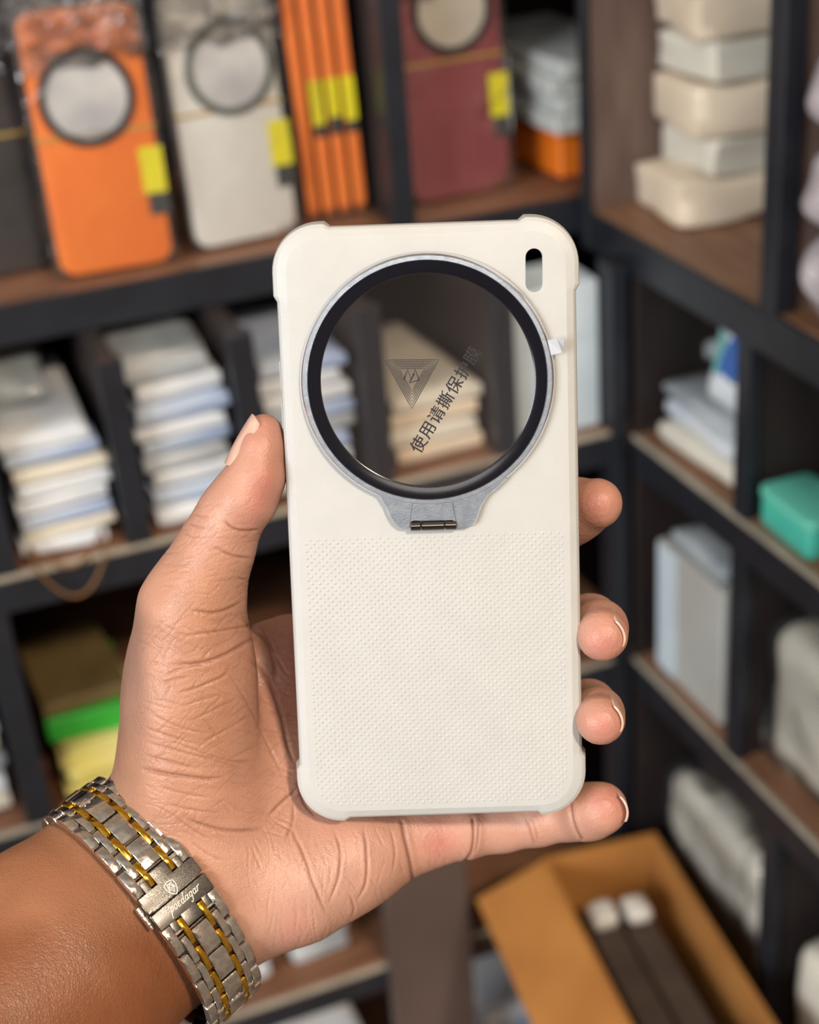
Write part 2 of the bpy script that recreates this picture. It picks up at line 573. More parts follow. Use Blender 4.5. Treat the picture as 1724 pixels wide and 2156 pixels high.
# stacks of flat plastic-wrapped packages
m_pw = mat('wrapped_white', S(226, 228, 230), 0.32, 0, S(186, 198, 216), 16, clear=0.5, bump=0.35, bscale=45, contrast=(0.45, 0.75))
m_pb = mat('wrapped_blue_white', S(206, 214, 222), 0.3, 0, S(140, 162, 202), 13, clear=0.5, bump=0.35, bscale=45, stretch=(0.6, 1, 3))
m_pc = mat('wrapped_cream', S(232, 224, 206), 0.35, 0, S(214, 206, 190), 18, clear=0.45, bump=0.3, bscale=45)
m_pg = mat('wrapped_grey', S(190, 194, 196), 0.3, 0, S(142, 148, 152), 16, clear=0.5, bump=0.4, bscale=45)
m_peach = mat('wrapped_peach', S(240, 218, 190), 0.4, 0, S(226, 208, 184), 12, clear=0.3, bump=0.25, bscale=35)
m_pale = mat('pale_blue_card', S(208, 220, 226), 0.5, 0, S(196, 208, 216), 14)
ORD = ['lowest', 'second from bottom', 'third from bottom', 'fourth from bottom', 'fifth from bottom', 'sixth from bottom', 'seventh from bottom', 'eighth from bottom', 'ninth from bottom', 'tenth from bottom', 'eleventh from bottom']


def stack(n, xc, yc, z, w, d, h, mats, where, group, seed=0, jit=0.0015, yaw=3, rnd=0.3, amp=0.0030, what='flat wrapped package', name='wrapped_package', cat='package'):
    zz = z + EPS
    for i in range(n):
        r = random.Random(seed * 31 + i)
        hh = h * r.uniform(0.85, 1.15)
        me = soft_box(name, w * r.uniform(0.94, 1.02), d * r.uniform(0.95, 1.02), hh, seed * 17 + i, amp, 6, rnd)
        M = Matrix.Translation((xc + r.uniform(-jit, jit), yc + r.uniform(-jit, jit), zz)) @ Matrix.Rotation(math.radians(r.uniform(-yaw, yaw)), 4, 'Z')
        o = link(name, me, mats[(i * 7 + seed) % len(mats)], None, M)
        lab = 'topmost' if i == n - 1 else ORD[i]
        tag(o, lab + ' ' + what + ' ' + where, cat, group)
        zz += hh + 0.0003
    return zz


z1 = stack(8, 0.083, 0.990, LB[2], 0.061, 0.150, 0.0105, [m_pc, m_pw, m_pw, m_pb], 'in the white stack at the left frame edge', 'packages in the left stack', 1)
z2 = stack(9, 0.168, 0.990, LB[2], 0.061, 0.150, 0.0122, [m_pb, m_pw, m_pw, m_pg, m_pb], 'in the blue and white stack left of the thumb', 'packages in the stack by the thumb', 2)
stack(8, 0.253, 0.990, LB[2], 0.061, 0.150, 0.0118, [m_pw, m_pb, m_pb, m_pw, m_pg], 'in the stack behind the left case edge', 'packages behind the case edge', 3)
z4 = stack(4, 0.3425, 0.990, LB[2], 0.067, 0.145, 0.0120, [m_peach, m_pc], 'in the cream stack seen through the lens', 'cream packages seen through the lens', 4)
gb = link('crumpled_bag', soft_box('crumpled_bag', 0.045, 0.10, 0.020, 55, 0.007, 8, 0.45, 26), m_pg, None, Matrix.Translation((0.074, 1.010, z1 + 0.004)) @ Matrix.Rotation(math.radians(6), 4, 'X'))
tag(gb, 'crumpled grey plastic bag on the stack at the left frame edge', 'bag')
pb = thing('upright_box', (0.432, 0.957, LB[2] + EPS), 'tall pale blue-white box standing right of the case', 'box')
link('box_body', box_mesh('box_body', -0.0335, 0.0335, -0.045, 0.005, 0, 0.110, 0.001, 1), m_pale, pb)
link('lid_line', box_mesh('lid_line', -0.0338, 0.0338, -0.0453, 0.0053, 0.070, 0.0708, 0.0001, 1), m_pg, pb)
# rubber band hanging from the front of the left stack
rb = []
for i in range(25):
    t = i / 24
    x = 0.058 + 0.046 * t
    zb = LB[2] + 0.006 - 0.027 * math.sin(math.pi * t) ** 0.8
    rb.append((x - 0.08, (-0.004 - 0.004 * math.sin(math.pi * t)), zb - LB[2]))
back = [(p[0], p[1] + 0.012 - 0.008 * math.sin(math.pi * i / 24), p[2] + 0.008 + 0.012 * math.sin(math.pi * i / 24)) for i, p in enumerate(rb)]
o = link('rubber_band', tube('rubber_band', rb + back[::-1], 0.0011, 8, True), mat('rubber', S(120, 82, 42), 0.5), None, Matrix.Translation((0.08, YL, LB[2])))
tag(o, 'brown rubber band hanging below the stack at the left frame edge', 'rubber band')

# left unit, third tier
m_ypk = mat('yellow_pack', S(214, 196, 96), 0.45, 0, S(222, 208, 140), 16, clear=0.2, stretch=(1, 1, 4))
m_grn = mat('green_card', S(52, 176, 56), 0.5, 0, S(44, 158, 48), 20)
m_brn = mat('kraft_brown', S(116, 96, 58), 0.6, 0, S(100, 82, 50), 20)
z5 = stack(6, 0.082, 0.965, LB[1], 0.062, 0.11, 0.0062, [m_ypk], 'in the pile behind the wristwatch', 'yellow packs behind the watch', 5, 0.003, 5, what='thin yellow pack', name='yellow_pack', cat='pack')
g = link('green_box', box_mesh('green_box', -0.028, 0.028, -0.045, 0.045, 0, 0.019, 0.0012, 1), m_grn, None, Matrix.Translation((0.077, 0.975, z5)) @ Matrix.Rotation(math.radians(-5), 4, 'Z'))
tag(g, 'bright green box on the yellow packs behind the watch', 'box')
g2 = link('kraft_box', box_mesh('kraft_box', -0.031, 0.031, -0.048, 0.048, 0, 0.010, 0.001, 1), m_brn, None, Matrix.Translation((0.074, 0.985, z5 + 0.0192)) @ Matrix.Rotation(math.radians(3), 4, 'Z'))
tag(g2, 'dull olive-brown flat box lying on the green box', 'box')
stack(5, -0.016, 0.990, LB[1], 0.056, 0.13, 0.0150, [m_pc, m_pw, m_pg], 'in the short stack left of the watch', 'packages left of the watch', 6)
# left unit, bottom tier
stack(3, 0.150, 0.985, LB[0], 0.056, 0.12, 0.016, [m_pg, m_pw], 'low behind the wrist at the picture bottom', 'packages low behind the wrist', 7)
stack(3, 0.215, 0.990, LB[0], 0.050, 0.12, 0.013, [m_pg, m_pg], 'low below the palm at the picture bottom', 'packages low below the palm', 8)

stack(4, 0.215, 0.975, 0.400, 0.07, 0.12, 0.020, [m_pw, m_pb], 'at the very bottom left of the wide upright', 'packages at the bottom left', 11)
stack(4, 0.385, 0.985, 0.400, 0.07, 0.12, 0.018, [m_pb, m_pw], 'at the very bottom between upright and carton', 'packages at the bottom middle', 12)

# right unit, upper tier: tall stack of cream packages
zz = RB[3] + EPS
for i, (dx, dy, yaw, hh, w, d, mm) in enumerate(((-0.004, 0, -3, 0.030, 0.125, 0.074, m_peach), (0.014, 0.002, 4, 0.027, 0.12, 0.070, m_pc), (0.004, -0.004, -6, 0.034, 0.12, 0.072, m_peach), (0.012, 0.0, 4, 0.028, 0.122, 0.070, m_pc), (0.006, -0.006, -4, 0.030, 0.122, 0.070, m_peach), (-0.004, 0.0, 2, 0.028, 0.125, 0.072, m_pc))):
    o = link('cream_package', soft_box('cream_package', w, d, hh, 200 + i, 0.0048, 9, 0.16, 24), mm, None, Matrix.Translation((0.580 + dx, 0.914 + dy, zz)) @ Matrix.Rotation(math.radians(yaw), 4, 'Z'))
    tag(o, ('topmost' if i == 5 else ORD[i]) + ' thick cream package in the stack at upper right', 'package', 'thick cream packages at upper right')
    zz += hh + 0.0004
# bubble-wrapped bundles at the right frame edge
m_bub = mat('bubble_wrap', S(196, 186, 188), 0.2, 0, S(140, 126, 130), 24, clear=0.8, bump=0.8, bscale=70)
zz = RB[3] + EPS
for i in range(3):
    o = link('bubble_bundle', soft_box('bubble_bundle', 0.10, 0.075, 0.052, 300 + i, 0.007, 9, 0.45, 30), m_bub, None, Matrix.Translation((0.531, 0.677, zz)) @ Matrix.Rotation(math.radians((-8, 6, -4)[i]), 4, 'Z'))
    tag(o, ('lowest', 'middle', 'topmost')[i] + ' bubble-wrapped bundle at the upper right frame edge', 'bundle', 'bubble-wrapped bundles')
    zz += 0.052

# right unit, second tier
zz = RB[2] + EPS
for i, (w, d, hh, mm) in enumerate(((0.10, 0.105, 0.016, m_pc), (0.098, 0.10, 0.013, m_pw), (0.096, 0.10, 0.010, m_pg))):
    o = link('white_pouch', soft_box('white_pouch', w, d, hh, 400 + i, 0.003, 7, 0.4), mm, None, Matrix.Translation((0.542 + 0.004 * i, 0.828 + 0.004 * i, zz)) @ Matrix.Rotation(math.radians((3, -4, 2)[i]), 4, 'Z'))
    tag(o, ('lowest', 'middle', 'uppermost')[i] + ' white pouch lying right of the pale box', 'pouch', 'white pouches right of the pale box')
    zz += hh + 0.0003
o = link('leaning_pouch', soft_box('leaning_pouch', 0.085, 0.060, 0.016, 410, 0.004, 7, 0.45), m_pg, None, Matrix.Translation((0.568, 0.850, zz + 0.016)) @ Matrix.Rotation(math.radians(-24), 4, 'X') @ Matrix.Rotation(math.radians(10), 4, 'Y'))
tag(o, 'grey-white pouch tilted on top of the white pouches', 'pouch')
bl = thing('printed_pouch', Matrix.Translation((0.512, 0.812, zz + 0.004)) @ Matrix.Rotation(math.radians(-90), 4, 'Z') @ Matrix.Rotation(math.radians(-12), 4, 'X'), 'upright white pouch with a big blue printed arc', 'pouch')
link('pouch_body', soft_box('pouch_body', 0.056, 0.014, 0.072, 415, 0.002, 7, 0.45), m_pw, bl)
arcp = []
for i in range(9):
    a = math.radians(70 + 105 * i / 8)
    arcp.append((0.030 + 0.032 * math.cos(a), 0.018 + 0.040 * math.sin(a)))
me = ribbon('blue_arc', [arcp], 0.020, 0.0, 0.0012)
link('blue_arc', me, mat('blue_print', S(56, 98, 170), 0.45), bl, Matrix.Translation((-0.002, -0.0078, 0.0)) @ ROTX)
link('teal_patch', ribbon('teal_patch', [[(-0.018, 0.02), (-0.017, 0.034), (-0.018, 0.048)]], 0.008, 0, 0.001), mat('teal_print', S(110, 172, 166), 0.5), bl, Matrix.Translation((0.002, -0.0076, 0)) @ ROTX)
# teal box and its neighbours
m_teal = mat('teal_plastic', S(84, 200, 176), 0.35, 0, S(70, 186, 164), 30, clear=0.3)
tb = thing('teal_box', Matrix.Translation((0.505, 0.712, RB[2] + EPS)) @ Matrix.Rotation(math.radians(-2), 4, 'Z'), 'mint-teal plastic box on the right shelf edge', 'box')
link('box_body', slab_mesh('box_body', 0.036, 0.058, 0.020, 0.006, 0.003), m_teal, tb, Matrix.Translation((0, 0.029, 0.010)) @ ROTX)
link('lid', slab_mesh('lid', 0.038, 0.060, 0.007, 0.007, 0.002), mat('teal_lid', S(112, 212, 188), 0.4), tb, Matrix.Translation((0, 0.030, 0.0236)) @ ROTX)
link('clasp', box_mesh('clasp', -0.010, 0.010, -0.034, -0.0305, 0.008, 0.020, 0.001, 1), mat('dark_teal', S(24, 150, 140), 0.4), tb)
zt_ = stack(3, 0.580, 0.680, RB[2], 0.085, 0.10, 0.018, [m_peach, m_pc, m_pg], 'behind the teal box', 'packages behind the teal box', 9)
o = link('small_pouch', soft_box('small_pouch', 0.07, 0.06, 0.016, 430, 0.006, 8, 0.5), m_bub, None, Matrix.Translation((0.572, 0.682, zt_ + 0.002)))
tag(o, 'crinkled clear pouch on the packages behind the teal box', 'pouch')

# right unit, third tier
tl = thing('tall_clear_box', (0.518, 0.830, RB[1] + EPS), 'tall white and clear box standing below the white pouches', 'box')
link('box_body', box_mesh('box_body', -0.026, 0.030, -0.045, 0.045, 0, 0.110, 0.0015, 1), mat('milky_box', S(190, 190, 184), 0.35, 0, S(176, 172, 164), 8, clear=0.5), tl)
link('blue_side', box_mesh('blue_side', -0.0268, -0.0258, 0.018, 0.044, 0.002, 0.108, 0.0002, 1), m_pale, tl)
link('top_flap', soft_box('top_flap', 0.050, 0.070, 0.012, 440, 0.003, 6, 0.4), m_pg, tl, Matrix.Translation((0.002, 0.0, 0.1105)))
cb = thing('clear_bag_bundle', (0.531, 0.694, RB[1] + EPS), 'bulging clear bag of pale goods at the right frame edge', 'bag')
link('contents', soft_box('contents', 0.066, 0.092, 0.115, 450, 0.006, 8, 0.3), m_pc, cb)
link('clear_film', soft_box('clear_film', 0.076, 0.102, 0.124, 451, 0.006, 10, 0.3, 26), m_bag, cb)

# right unit, fourth tier
wp = thing('white_bag', Matrix.Translation((0.526, 0.802, RB[0] + EPS)), 'big white plastic bag standing behind the open carton', 'bag')
link('contents', soft_box('contents', 0.058, 0.145, 0.138, 460, 0.006, 9, 0.3), m_pc, wp)
link('clear_film', soft_box('clear_film', 0.066, 0.155, 0.146, 461, 0.006, 10, 0.3, 26), m_bag, wp)
o = link('white_packet', soft_box('white_packet', 0.060, 0.080, 0.115, 470, 0.003, 7, 0.2), m_pc, None, Matrix.Translation((0.528, 0.648, RB[0] + EPS)) @ Matrix.Rotation(math.radians(8), 4, 'Z'))
tag(o, 'white packet at the lower right corner of the picture', 'packet')

# open carton in the corner in front of the shelves
m_card = mat('carton', S(186, 126, 62), 0.7, 0, S(168, 110, 52), 12, bump=0.15, bscale=60)
CT = 0.68
ca = thing('open_carton', Matrix.Translation((0.419, 0.745, 0.001)) @ Matrix.Rotation(math.radians(-6.5), 4, 'Z'), 'tall open brown carton of dark flat things, lower right', 'carton')
hw_, hd_ = 0.047, 0.115
for nm_, a in (('carton_wall', (-hw_, hw_, hd_ - 0.003, hd_)), ('carton_wall', (-hw_, hw_, -hd_, -hd_ + 0.003)), ('carton_wall', (-hw_, -hw_ + 0.003, -hd_ + 0.003, hd_ - 0.003)), ('carton_wall', (hw_ - 0.003, hw_, -hd_ + 0.003, hd_ - 0.003))):
    link(nm_, box_mesh(nm_, *a, 0.002, CT), m_card, ca)
link('carton_floor', box_mesh('carton_floor', -hw_, hw_, -hd_, hd_, 0.0, 0.002), m_card, ca)
fl = link('carton_flap', box_mesh('carton_flap', -0.060, 0, -hd_ + 0.004, hd_ - 0.002, -0.003, 0, 0.0006, 1), m_card, ca, Matrix.Translation((-hw_, 0, CT)) @ Matrix.Rotation(math.radians(-22), 4, 'Y'))
m_dkb = mat('dark_grey_pack', S(86, 72, 64), 0.55, 0, S(66, 56, 50), 16)
for i in range(2):
    b = thing('dark_flat_pack', Matrix.Translation((0.4015 + i * 0.0275, 0.744 - i * 0.003, 0.004)) @ Matrix.Rotation(math.radians(-6.5), 4, 'Z'), ('left' if i == 0 else 'right') + ' dark brown flat pack standing in the open carton', 'pack', 'packs in the open carton')
    link('pack_body', box_mesh('pack_body', -0.012, 0.012, -0.098, 0.080, 0.0, 0.648 - i * 0.004, 0.0015, 1), m_dkb, b)
    link('white_cap', soft_box('white_cap', 0.021, 0.024, 0.014, 480 + i, 0.002, 6, 0.45), mat('white_foam', S(214, 208, 200), 0.6), b, Matrix.Translation((0, 0.066, 0.649 - i * 0.004)))

# ------------------------------------------------------------------ the phone case in the hand
def euler(a, b, c):
    return (Matrix.Rotation(c, 4, 'Z') @ Matrix.Rotation(b, 4, 'Y') @ Matrix.Rotation(a, 4, 'X'))


CASE = CAM @ Matrix.Translation((0.00639, -0.0050, -0.41419)) @ euler(0.18544, -0.00998, 0.03215)
CASE_I = CASE.inverted()
CW, CH, CR = 0.0775, 0.16026, 0.0115


def case_uv(px, py, z=0.0):
    """where a photograph pixel meets the plane z of the case's own frame"""
    o = CASE_I @ Vector(PC.tolist())
    d = (CASE_I.to_3x3() @ Vector(ray(px, py).tolist()))
    t = (z - o.z) / d.z
    return Vector((o.x + t * d.x, o.y + t * d.y))


case = thing('phone_case', CASE, 'cream phone case with big round camera ring, held upright in the hand', 'phone case')
m_case = mat('case_plastic', S(190, 189, 185), 0.46, 0, S(187, 186, 182), 90, bump=0.05, bscale=1500, spec=0.4)
m_alu = mat('brushed_aluminium', S(228, 235, 245), 0.33, 1.0, S(208, 217, 230), 420, bump=0.03, bscale=1800)
m_chr = mat('polished_edge', S(225, 228, 235), 0.08, 1.0)
m_dark = mat('dark_chrome', S(120, 112, 105), 0.10, 1.0)
m_blk = mat('black_bezel', S(18, 17, 24), 0.16, 0, spec=0.5)
m_glass = mat_clear('lens_glass', (0.92, 0.905, 0.89, 1), gloss=0.015, rough=0.015, haze=0.035, hazecol=S(160, 146, 144))
m_film = mat_clear('clear_film', (0.93, 0.95, 0.98, 1), gloss=0.16, rough=0.08, haze=0.55, hazecol=S(240, 243, 250))
m_ink = mat('film_ink', S(28, 22, 30), 0.5)
m_ink2 = mat('film_ink_faint', S(46, 40, 44), 0.5)

# outline with the four thicker corners
COR = {'tr': (0.0145, 0.0185), 'tl': (0.0145, 0.0190), 'bl': (0.0135, 0.0160), 'br': (0.0125, 0.0172)}


def case_outline():
    """list of (kind,centre,dir,bump): sampled so that every inset loop has the same points"""
    out = []
    hw, hh, r = CW / 2, CH / 2, CR
    ramp = 0.0016

    def bump(s, L):
        return max(0.0, min(1.0, (L - s) / ramp))
    corners = [('tr', 1, 1, 0), ('tl', -1, 1, 90), ('bl', -1, -1, 180), ('br', 1, -1, 270)]
    for ci, (k, sx, sy, a0) in enumerate(corners):
        for i in range(13):
            a = math.radians(a0 + 90 * i / 12)
            out.append(((sx * (hw - r), sy * (hh - r)), (math.cos(a), math.sin(a)), 1.0, r))
        k2, sx2, sy2, _ = corners[(ci + 1) % 4]
        a = math.radians(a0 + 90)
        d = (math.cos(a), math.sin(a))
        if ci % 2 == 0:                             # top / bottom edge
            L = 2 * (hw - r)
            b1, b2 = COR[k][0] - r, COR[k2][0] - r
        else:
            L = 2 * (hh - r)
            b1, b2 = COR[k][1] - r, COR[k2][1] - r
        ss = sorted(set([b1 - ramp, b1, L - b2, L - b2 + ramp, b1 - ramp / 2, L - b2 + ramp / 2] + [L * t for t in (0.35, 0.5, 0.65)]))
        p0 = Vector((sx * (hw - r), sy * (hh - r)))
        p1 = Vector((sx2 * (hw - r), sy2 * (hh - r)))
        for s in ss:
            if s <= 0.0003 or s >= L - 0.0003:
                continue
            c = p0.lerp(p1, s / L)
            out.append(((c.x, c.y), d, max(bump(s, b1), bump(L - s, b2)), r))
    return out


OUTL = case_outline()


def case_loop(inset, z, bump=0.0):
    pts = []
    for (c, d, b, r) in OUTL:
        rr = r - inset + b * bump
        pts.append((c[0] + d[0] * rr, c[1] + d[1] * rr, z))
    return pts


ring_c = case_uv(900, 803, 0.002)
flash_a, flash_b = case_uv(1124, 541), case_uv(1124, 597)
HOLE_R = 0.0292


def circle(c, r, n=72):
    return [(c.x + r * math.cos(2 * math.pi * i / n), c.y + r * math.sin(2 * math.pi * i / n)) for i in range(n)]


def pill(a, b, r, n=10):
    d = (b - a).normalized()
    a0 = math.atan2(d.y, d.x)
    p = []
    for i in range(n + 1):
        g = a0 - math.pi / 2 + math.pi * i / n
        p.append((b.x + r * math.cos(g), b.y + r * math.sin(g)))
    for i in range(n + 1):
        g = a0 + math.pi / 2 + math.pi * i / n
        p.append((a.x + r * math.cos(g), a.y + r * math.sin(g)))
    return p


def plate_faces(outer, holes, inside):
    pts = [Vector(p[:2]) for p in outer]
    edges = [(i, (i + 1) % len(outer)) for i in range(len(outer))]
    for h in holes:
        b = len(pts)
        pts += [Vector(p) for p in h]
        edges += [(b + i, b + (i + 1) % len(h)) for i in range(len(h))]
    v, e, f, *_ = delaunay_2d_cdt(pts, edges, [], 0, 1e-7)
    F = []
    for t in f:
        c = sum((v[i] for i in t), Vector((0, 0))) / len(t)
        if inside(c):
            F.append(tuple(t))
    return v, F


def in_poly(c, poly):
    r = False
    j = len(poly) - 1
    for i in range(len(poly)):
        if (poly[i][1] > c.y) != (poly[j][1] > c.y) and c.x < (poly[j][0] - poly[i][0]) * (c.y - poly[i][1]) / (poly[j][1] - poly[i][1]) + poly[i][0]:
            r = not r
        j = i
    return r


def build_shell():
    TH = 0.0016
    prof = [(0.0030, 0.0), (0.00275, -0.00005), (0.0010, -0.00090), (0.0004, -0.0015), (0.0001, -0.0026), (0.0, -0.0042), (0.0, -0.0082), (0.0003, -0.0092), (0.0010, -0.0096), (0.0016, -0.0090), (0.0017, -0.0025), (0.0022, -TH)]
    bumps = [0.0, 0.0, 0.0006, 0.0009, 0.0009, 0.0009, 0.0013, 0.0013, 0.0008, 0.0, 0.0, 0.0]
    loops = [case_loop(i, z, b) for (i, z), b in zip(prof, bumps)]
    V, F = bridge(loops, False)
    hole = circle(ring_c, HOLE_R)
    fl = pill(flash_a, flash_b, 0.00218)
    inside = lambda c: not in_poly(c, hole) and not in_poly(c, fl)
    key = {}

    def add(x, y, z):
        k = (round(x, 7), round(y, 7), round(z, 7))
        if k not in key:
            key[k] = len(V)
            V.append((x, y, z))
        return key[k]
    for i, p in enumerate(V):
        key[(round(p[0], 7), round(p[1], 7), round(p[2], 7))] = i
    for outer, z, flip in ((loops[0], 0.0, False), (loops[-1], -TH, True)):
        v, f = plate_faces(outer, [hole, fl], lambda c, o=outer: inside(c) and in_poly(c, o))
        for t in f:
            q = [add(v[i].x, v[i].y, z) for i in t]
            F.append(tuple(q[::-1] if flip else q))
    for h in (hole, fl):
        n = len(h)
        for i in range(n):
            a, b = h[i], h[(i + 1) % n]
            F.append((add(a[0], a[1], 0.0), add(a[0], a[1], -TH), add(b[0], b[1], -TH), add(b[0], b[1], 0.0)))
    me = mesh('back_shell', V, F, False)
    bm = bmesh.new()
    bm.from_mesh(me)
    bmesh.ops.recalc_face_normals(bm, faces=bm.faces)
    bm.to_mesh(me)
    bm.free()
    me.polygons.foreach_set('use_smooth', [True] * len(me.polygons))
    me.set_sharp_from_angle(angle=math.radians(12))
    return me


shell = link('back_shell', build_shell(), m_case, case)
shell['label'] = 'smooth cream back with raised corners'

# raised grip dots on the lower half
dv, df = [], []
top_v = case_uv(900, 1130).y
pu, pv = 0.00205, 0.000985
row = 0
v = top_v
while v > -CH / 2 + 0.0042:
    n0 = int(CW / 2 / pu) + 1
    for i in range(-n0, n0 + 1):
        u = (i + (0.5 if row % 2 else 0.0)) * pu
        lim_x, lim_y = CW / 2 - 0.0040, CH / 2 - 0.0041
        if abs(u) > lim_x or v < -lim_y:
            continue
        rc = CR - 0.0028
        if abs(u) > lim_x - rc and v < -(lim_y - rc):
            if math.hypot(abs(u) - (lim_x - rc), -v - (lim_y - rc)) > rc:
                continue
        g = 0.85 + 0.15 * min(1.0, (top_v - v) / 0.015)
        b = len(dv)
        for rr, zz in ((0.00046, -0.00003), (0.00034, 0.00011 * g), (0.00015, 0.00018 * g)):
            for k in range(7):
                a = 2 * math.pi * k / 7
                dv.append((u + rr * math.cos(a), v + rr * math.sin(a), zz))
        dv.append((u, v, 0.0002 * g))
        for l in range(2):
            for k in range(7):
                kk = (k + 1) % 7
                df.append((b + l * 7 + k, b + l * 7 + kk, b + l * 7 + 7 + kk, b + l * 7 + 7 + k))
        for k in range(7):
            df.append((b + 14 + k, b + 14 + (k + 1) % 7, b + 21))
    v -= pv
    row += 1
dots = link('grip_dots', mesh('grip_dots', dv, df, True), m_case, case)
tag(dots, 'field of tiny raised cream dots', kind='stuff')

# side buttons on the left edge
for py0, py1 in ((762, 826), (850, 905)):
    a, b = case_uv(600, py0), case_uv(600, py1)
    link('side_button', box_mesh('side_button', -CW / 2 - 0.00018, -CW / 2 + 0.0008, b.y, a.y, -0.0062, -0.0030, 0.00016), m_case, case)

# metal ring, its polished chamfer, bezel and glass
RZ = 0.0022
ring = link('camera_ring', lathe('camera_ring', [(0.0323, RZ - 0.00015), (0.0321, RZ), (0.0311, RZ), (0.0309, RZ - 0.0003), (0.0308, 0.0002), (0.0326, 0.0001), (0.0323, RZ - 0.0006)], 128, True, ring_c), m_alu, case)
ring['label'] = 'brushed silver metal ring'
link('ring_edge', lathe('ring_edge', [(0.0322, RZ - 0.00012), (0.0326, RZ - 0.0005), (0.0331, 0.0007), (0.0332, 0.0001), (0.0327, 0.0001), (0.0322, RZ - 0.0008)], 128, True, ring_c), m_chr, ring)
bez = link('lens_bezel', lathe('lens_bezel', [(0.0310, RZ - 0.0003), (0.0310, RZ - 0.0009), (0.0277, RZ - 0.0011), (0.0276, RZ - 0.0007), (0.0282, RZ - 0.00045)], 128, True, ring_c), m_blk, case)
bez['label'] = 'wide glossy black rim around the glass'
link('inner_bezel', lathe('inner_bezel', [(0.0292, -0.0018), (0.0280, -0.0018), (0.0278, 0.0002), (0.0279, 0.0009), (0.0291, 0.0009)], 128, True, ring_c), mat('inner_rim', S(40, 37, 42), 0.35), bez)
GZ = RZ - 0.0006


def disc_mesh(name, c, r, z0, z1, n=96):
    V = [(c.x + r * math.cos(2 * math.pi * i / n), c.y + r * math.sin(2 * math.pi * i / n), z1) for i in range(n)]
    return mesh(name, V, [tuple(range(n))], False)


glass = link('lens_glass', disc_mesh('lens_glass', ring_c, 0.0279, 0, GZ), m_glass, case)
glass['label'] = 'clear round glass, shelf showing through'

# kickstand tab and hinge
tab_px = [(752, 1008), (776, 1030), (797, 1046), (810, 1066), (819, 1088), (829, 1104), (843, 1111), (862, 1113), (862, 1101), (870, 1096), (952, 1095), (962, 1100), (962, 1112), (985, 1110), (1000, 1103), (1006, 1090), (1014, 1066), (1027, 1046), (1046, 1031), (1068, 1009)]
tab_o = [case_uv(x, y, RZ) for x, y in tab_px]
a0 = math.atan2(tab_o[-1].y - ring_c.y, tab_o[-1].x - ring_c.x)
a1 = math.atan2(tab_o[0].y - ring_c.y, tab_o[0].x - ring_c.x)
nb = len(tab_o)
V_, F_ = [], []
for i, p in enumerate(tab_o):
    # strip from the ring outwards: seam, top edge, chamfer, foot
    g = math.atan2(p.y - ring_c.y, p.x - ring_c.x)
    g = max(min(a0, a1), min(max(a0, a1), g))
    q0 = Vector((ring_c.x + 0.0322 * math.cos(g), ring_c.y + 0.0322 * math.sin(g)))
    e = (tab_o[min(i + 1, nb - 1)] - tab_o[max(i - 1, 0)]).normalized()
    nn = Vector((e.y, -e.x))
    if nn.dot(p - ring_c) < 0 and i not in (8, 11):
        nn = -nn
    pi_ = p - nn * 0.0004 if i < 6 or i > 13 else p
    V_ += [(q0.x, q0.y, RZ - 0.0001), (pi_.x, pi_.y, RZ - 0.0001), (p.x, p.y, RZ - 0.0006), (p.x, p.y, 0.0001)]
for i in range(nb - 1):
    for k in range(3):
        F_.append((4 * i + k, 4 * i + k + 1, 4 * i + 5 + k, 4 * i + 4 + k))
me = mesh('kickstand_tab', V_, F_, False)
bm = bmesh.new()
bm.from_mesh(me)
bmesh.ops.remove_doubles(bm, verts=bm.verts, dist=1e-6)
bmesh.ops.recalc_face_normals(bm, faces=bm.faces)
bm.to_mesh(me)
bm.free()
link('kickstand_tab', me, m_alu, ring)
h0, h1 = case_uv(864, 1109, RZ), case_uv(961, 1106, RZ)
hd = (h1 - h0)
hl = hd.length
for s0, s1 in ((0.0, 0.225), (0.245, 0.735), (0.755, 1.0)):
    n = 20
    V_, F_ = [], []
    ax_ = hd.normalized()
    nn = Vector((-ax_.y, ax_.x))
    rr = 0.00125
    for s, r_ in ((s0, rr * 0.86), (s0 + 0.012, rr), (s1 - 0.012, rr), (s1, rr * 0.86)):
        c = h0 + ax_ * hl * s
        for k in range(n):
            g = 2 * math.pi * k / n
            V_.append((c.x + nn.x * r_ * math.cos(g), c.y + nn.y * r_ * math.cos(g), RZ - 0.0005 + r_ * math.sin(g)))
    for l in range(3):
        for k in range(n):
            F_.append((l * n + k, l * n + (k + 1) % n, (l + 1) * n + (k + 1) % n, (l + 1) * n + k))
    F_.append(tuple(range(n)))
    F_.append(tuple(3 * n + k for k in range(n)))
    me = mesh('hinge_barrel', V_, F_, True, 40)
    hb = link('hinge_barrel', me, m_dark, ring)
    hb['label'] = 'dark chrome hinge pin'

# pull tab of the protective film
tp = [(1152, 716), (1172, 713), (1188, 714), (1186, 730), (1183, 742), (1160, 748)]
zt = [RZ, RZ + 0.0012, RZ + 0.0030, RZ + 0.0022, RZ + 0.0010, RZ]
q = [case_uv(x, y, z) for (x, y), z in zip(tp, zt)]
V_ = [(p.x, p.y, z) for p, z in zip(q, zt)] + [(p.x, p.y, z + 0.00012) for p, z in zip(q, zt)]
F_ = [(0, 1, 4, 5), (1, 2, 3, 4), (6, 11, 10, 7), (7, 10, 9, 8)] + [(i, (i + 1) % 6, 6 + (i + 1) % 6, 6 + i) for i in range(6)]
pt = link('film_pull_tab', mesh('film_pull_tab', V_, F_, False), m_film, case)
pt['label'] = 'small clear film tab sticking out of the ring'


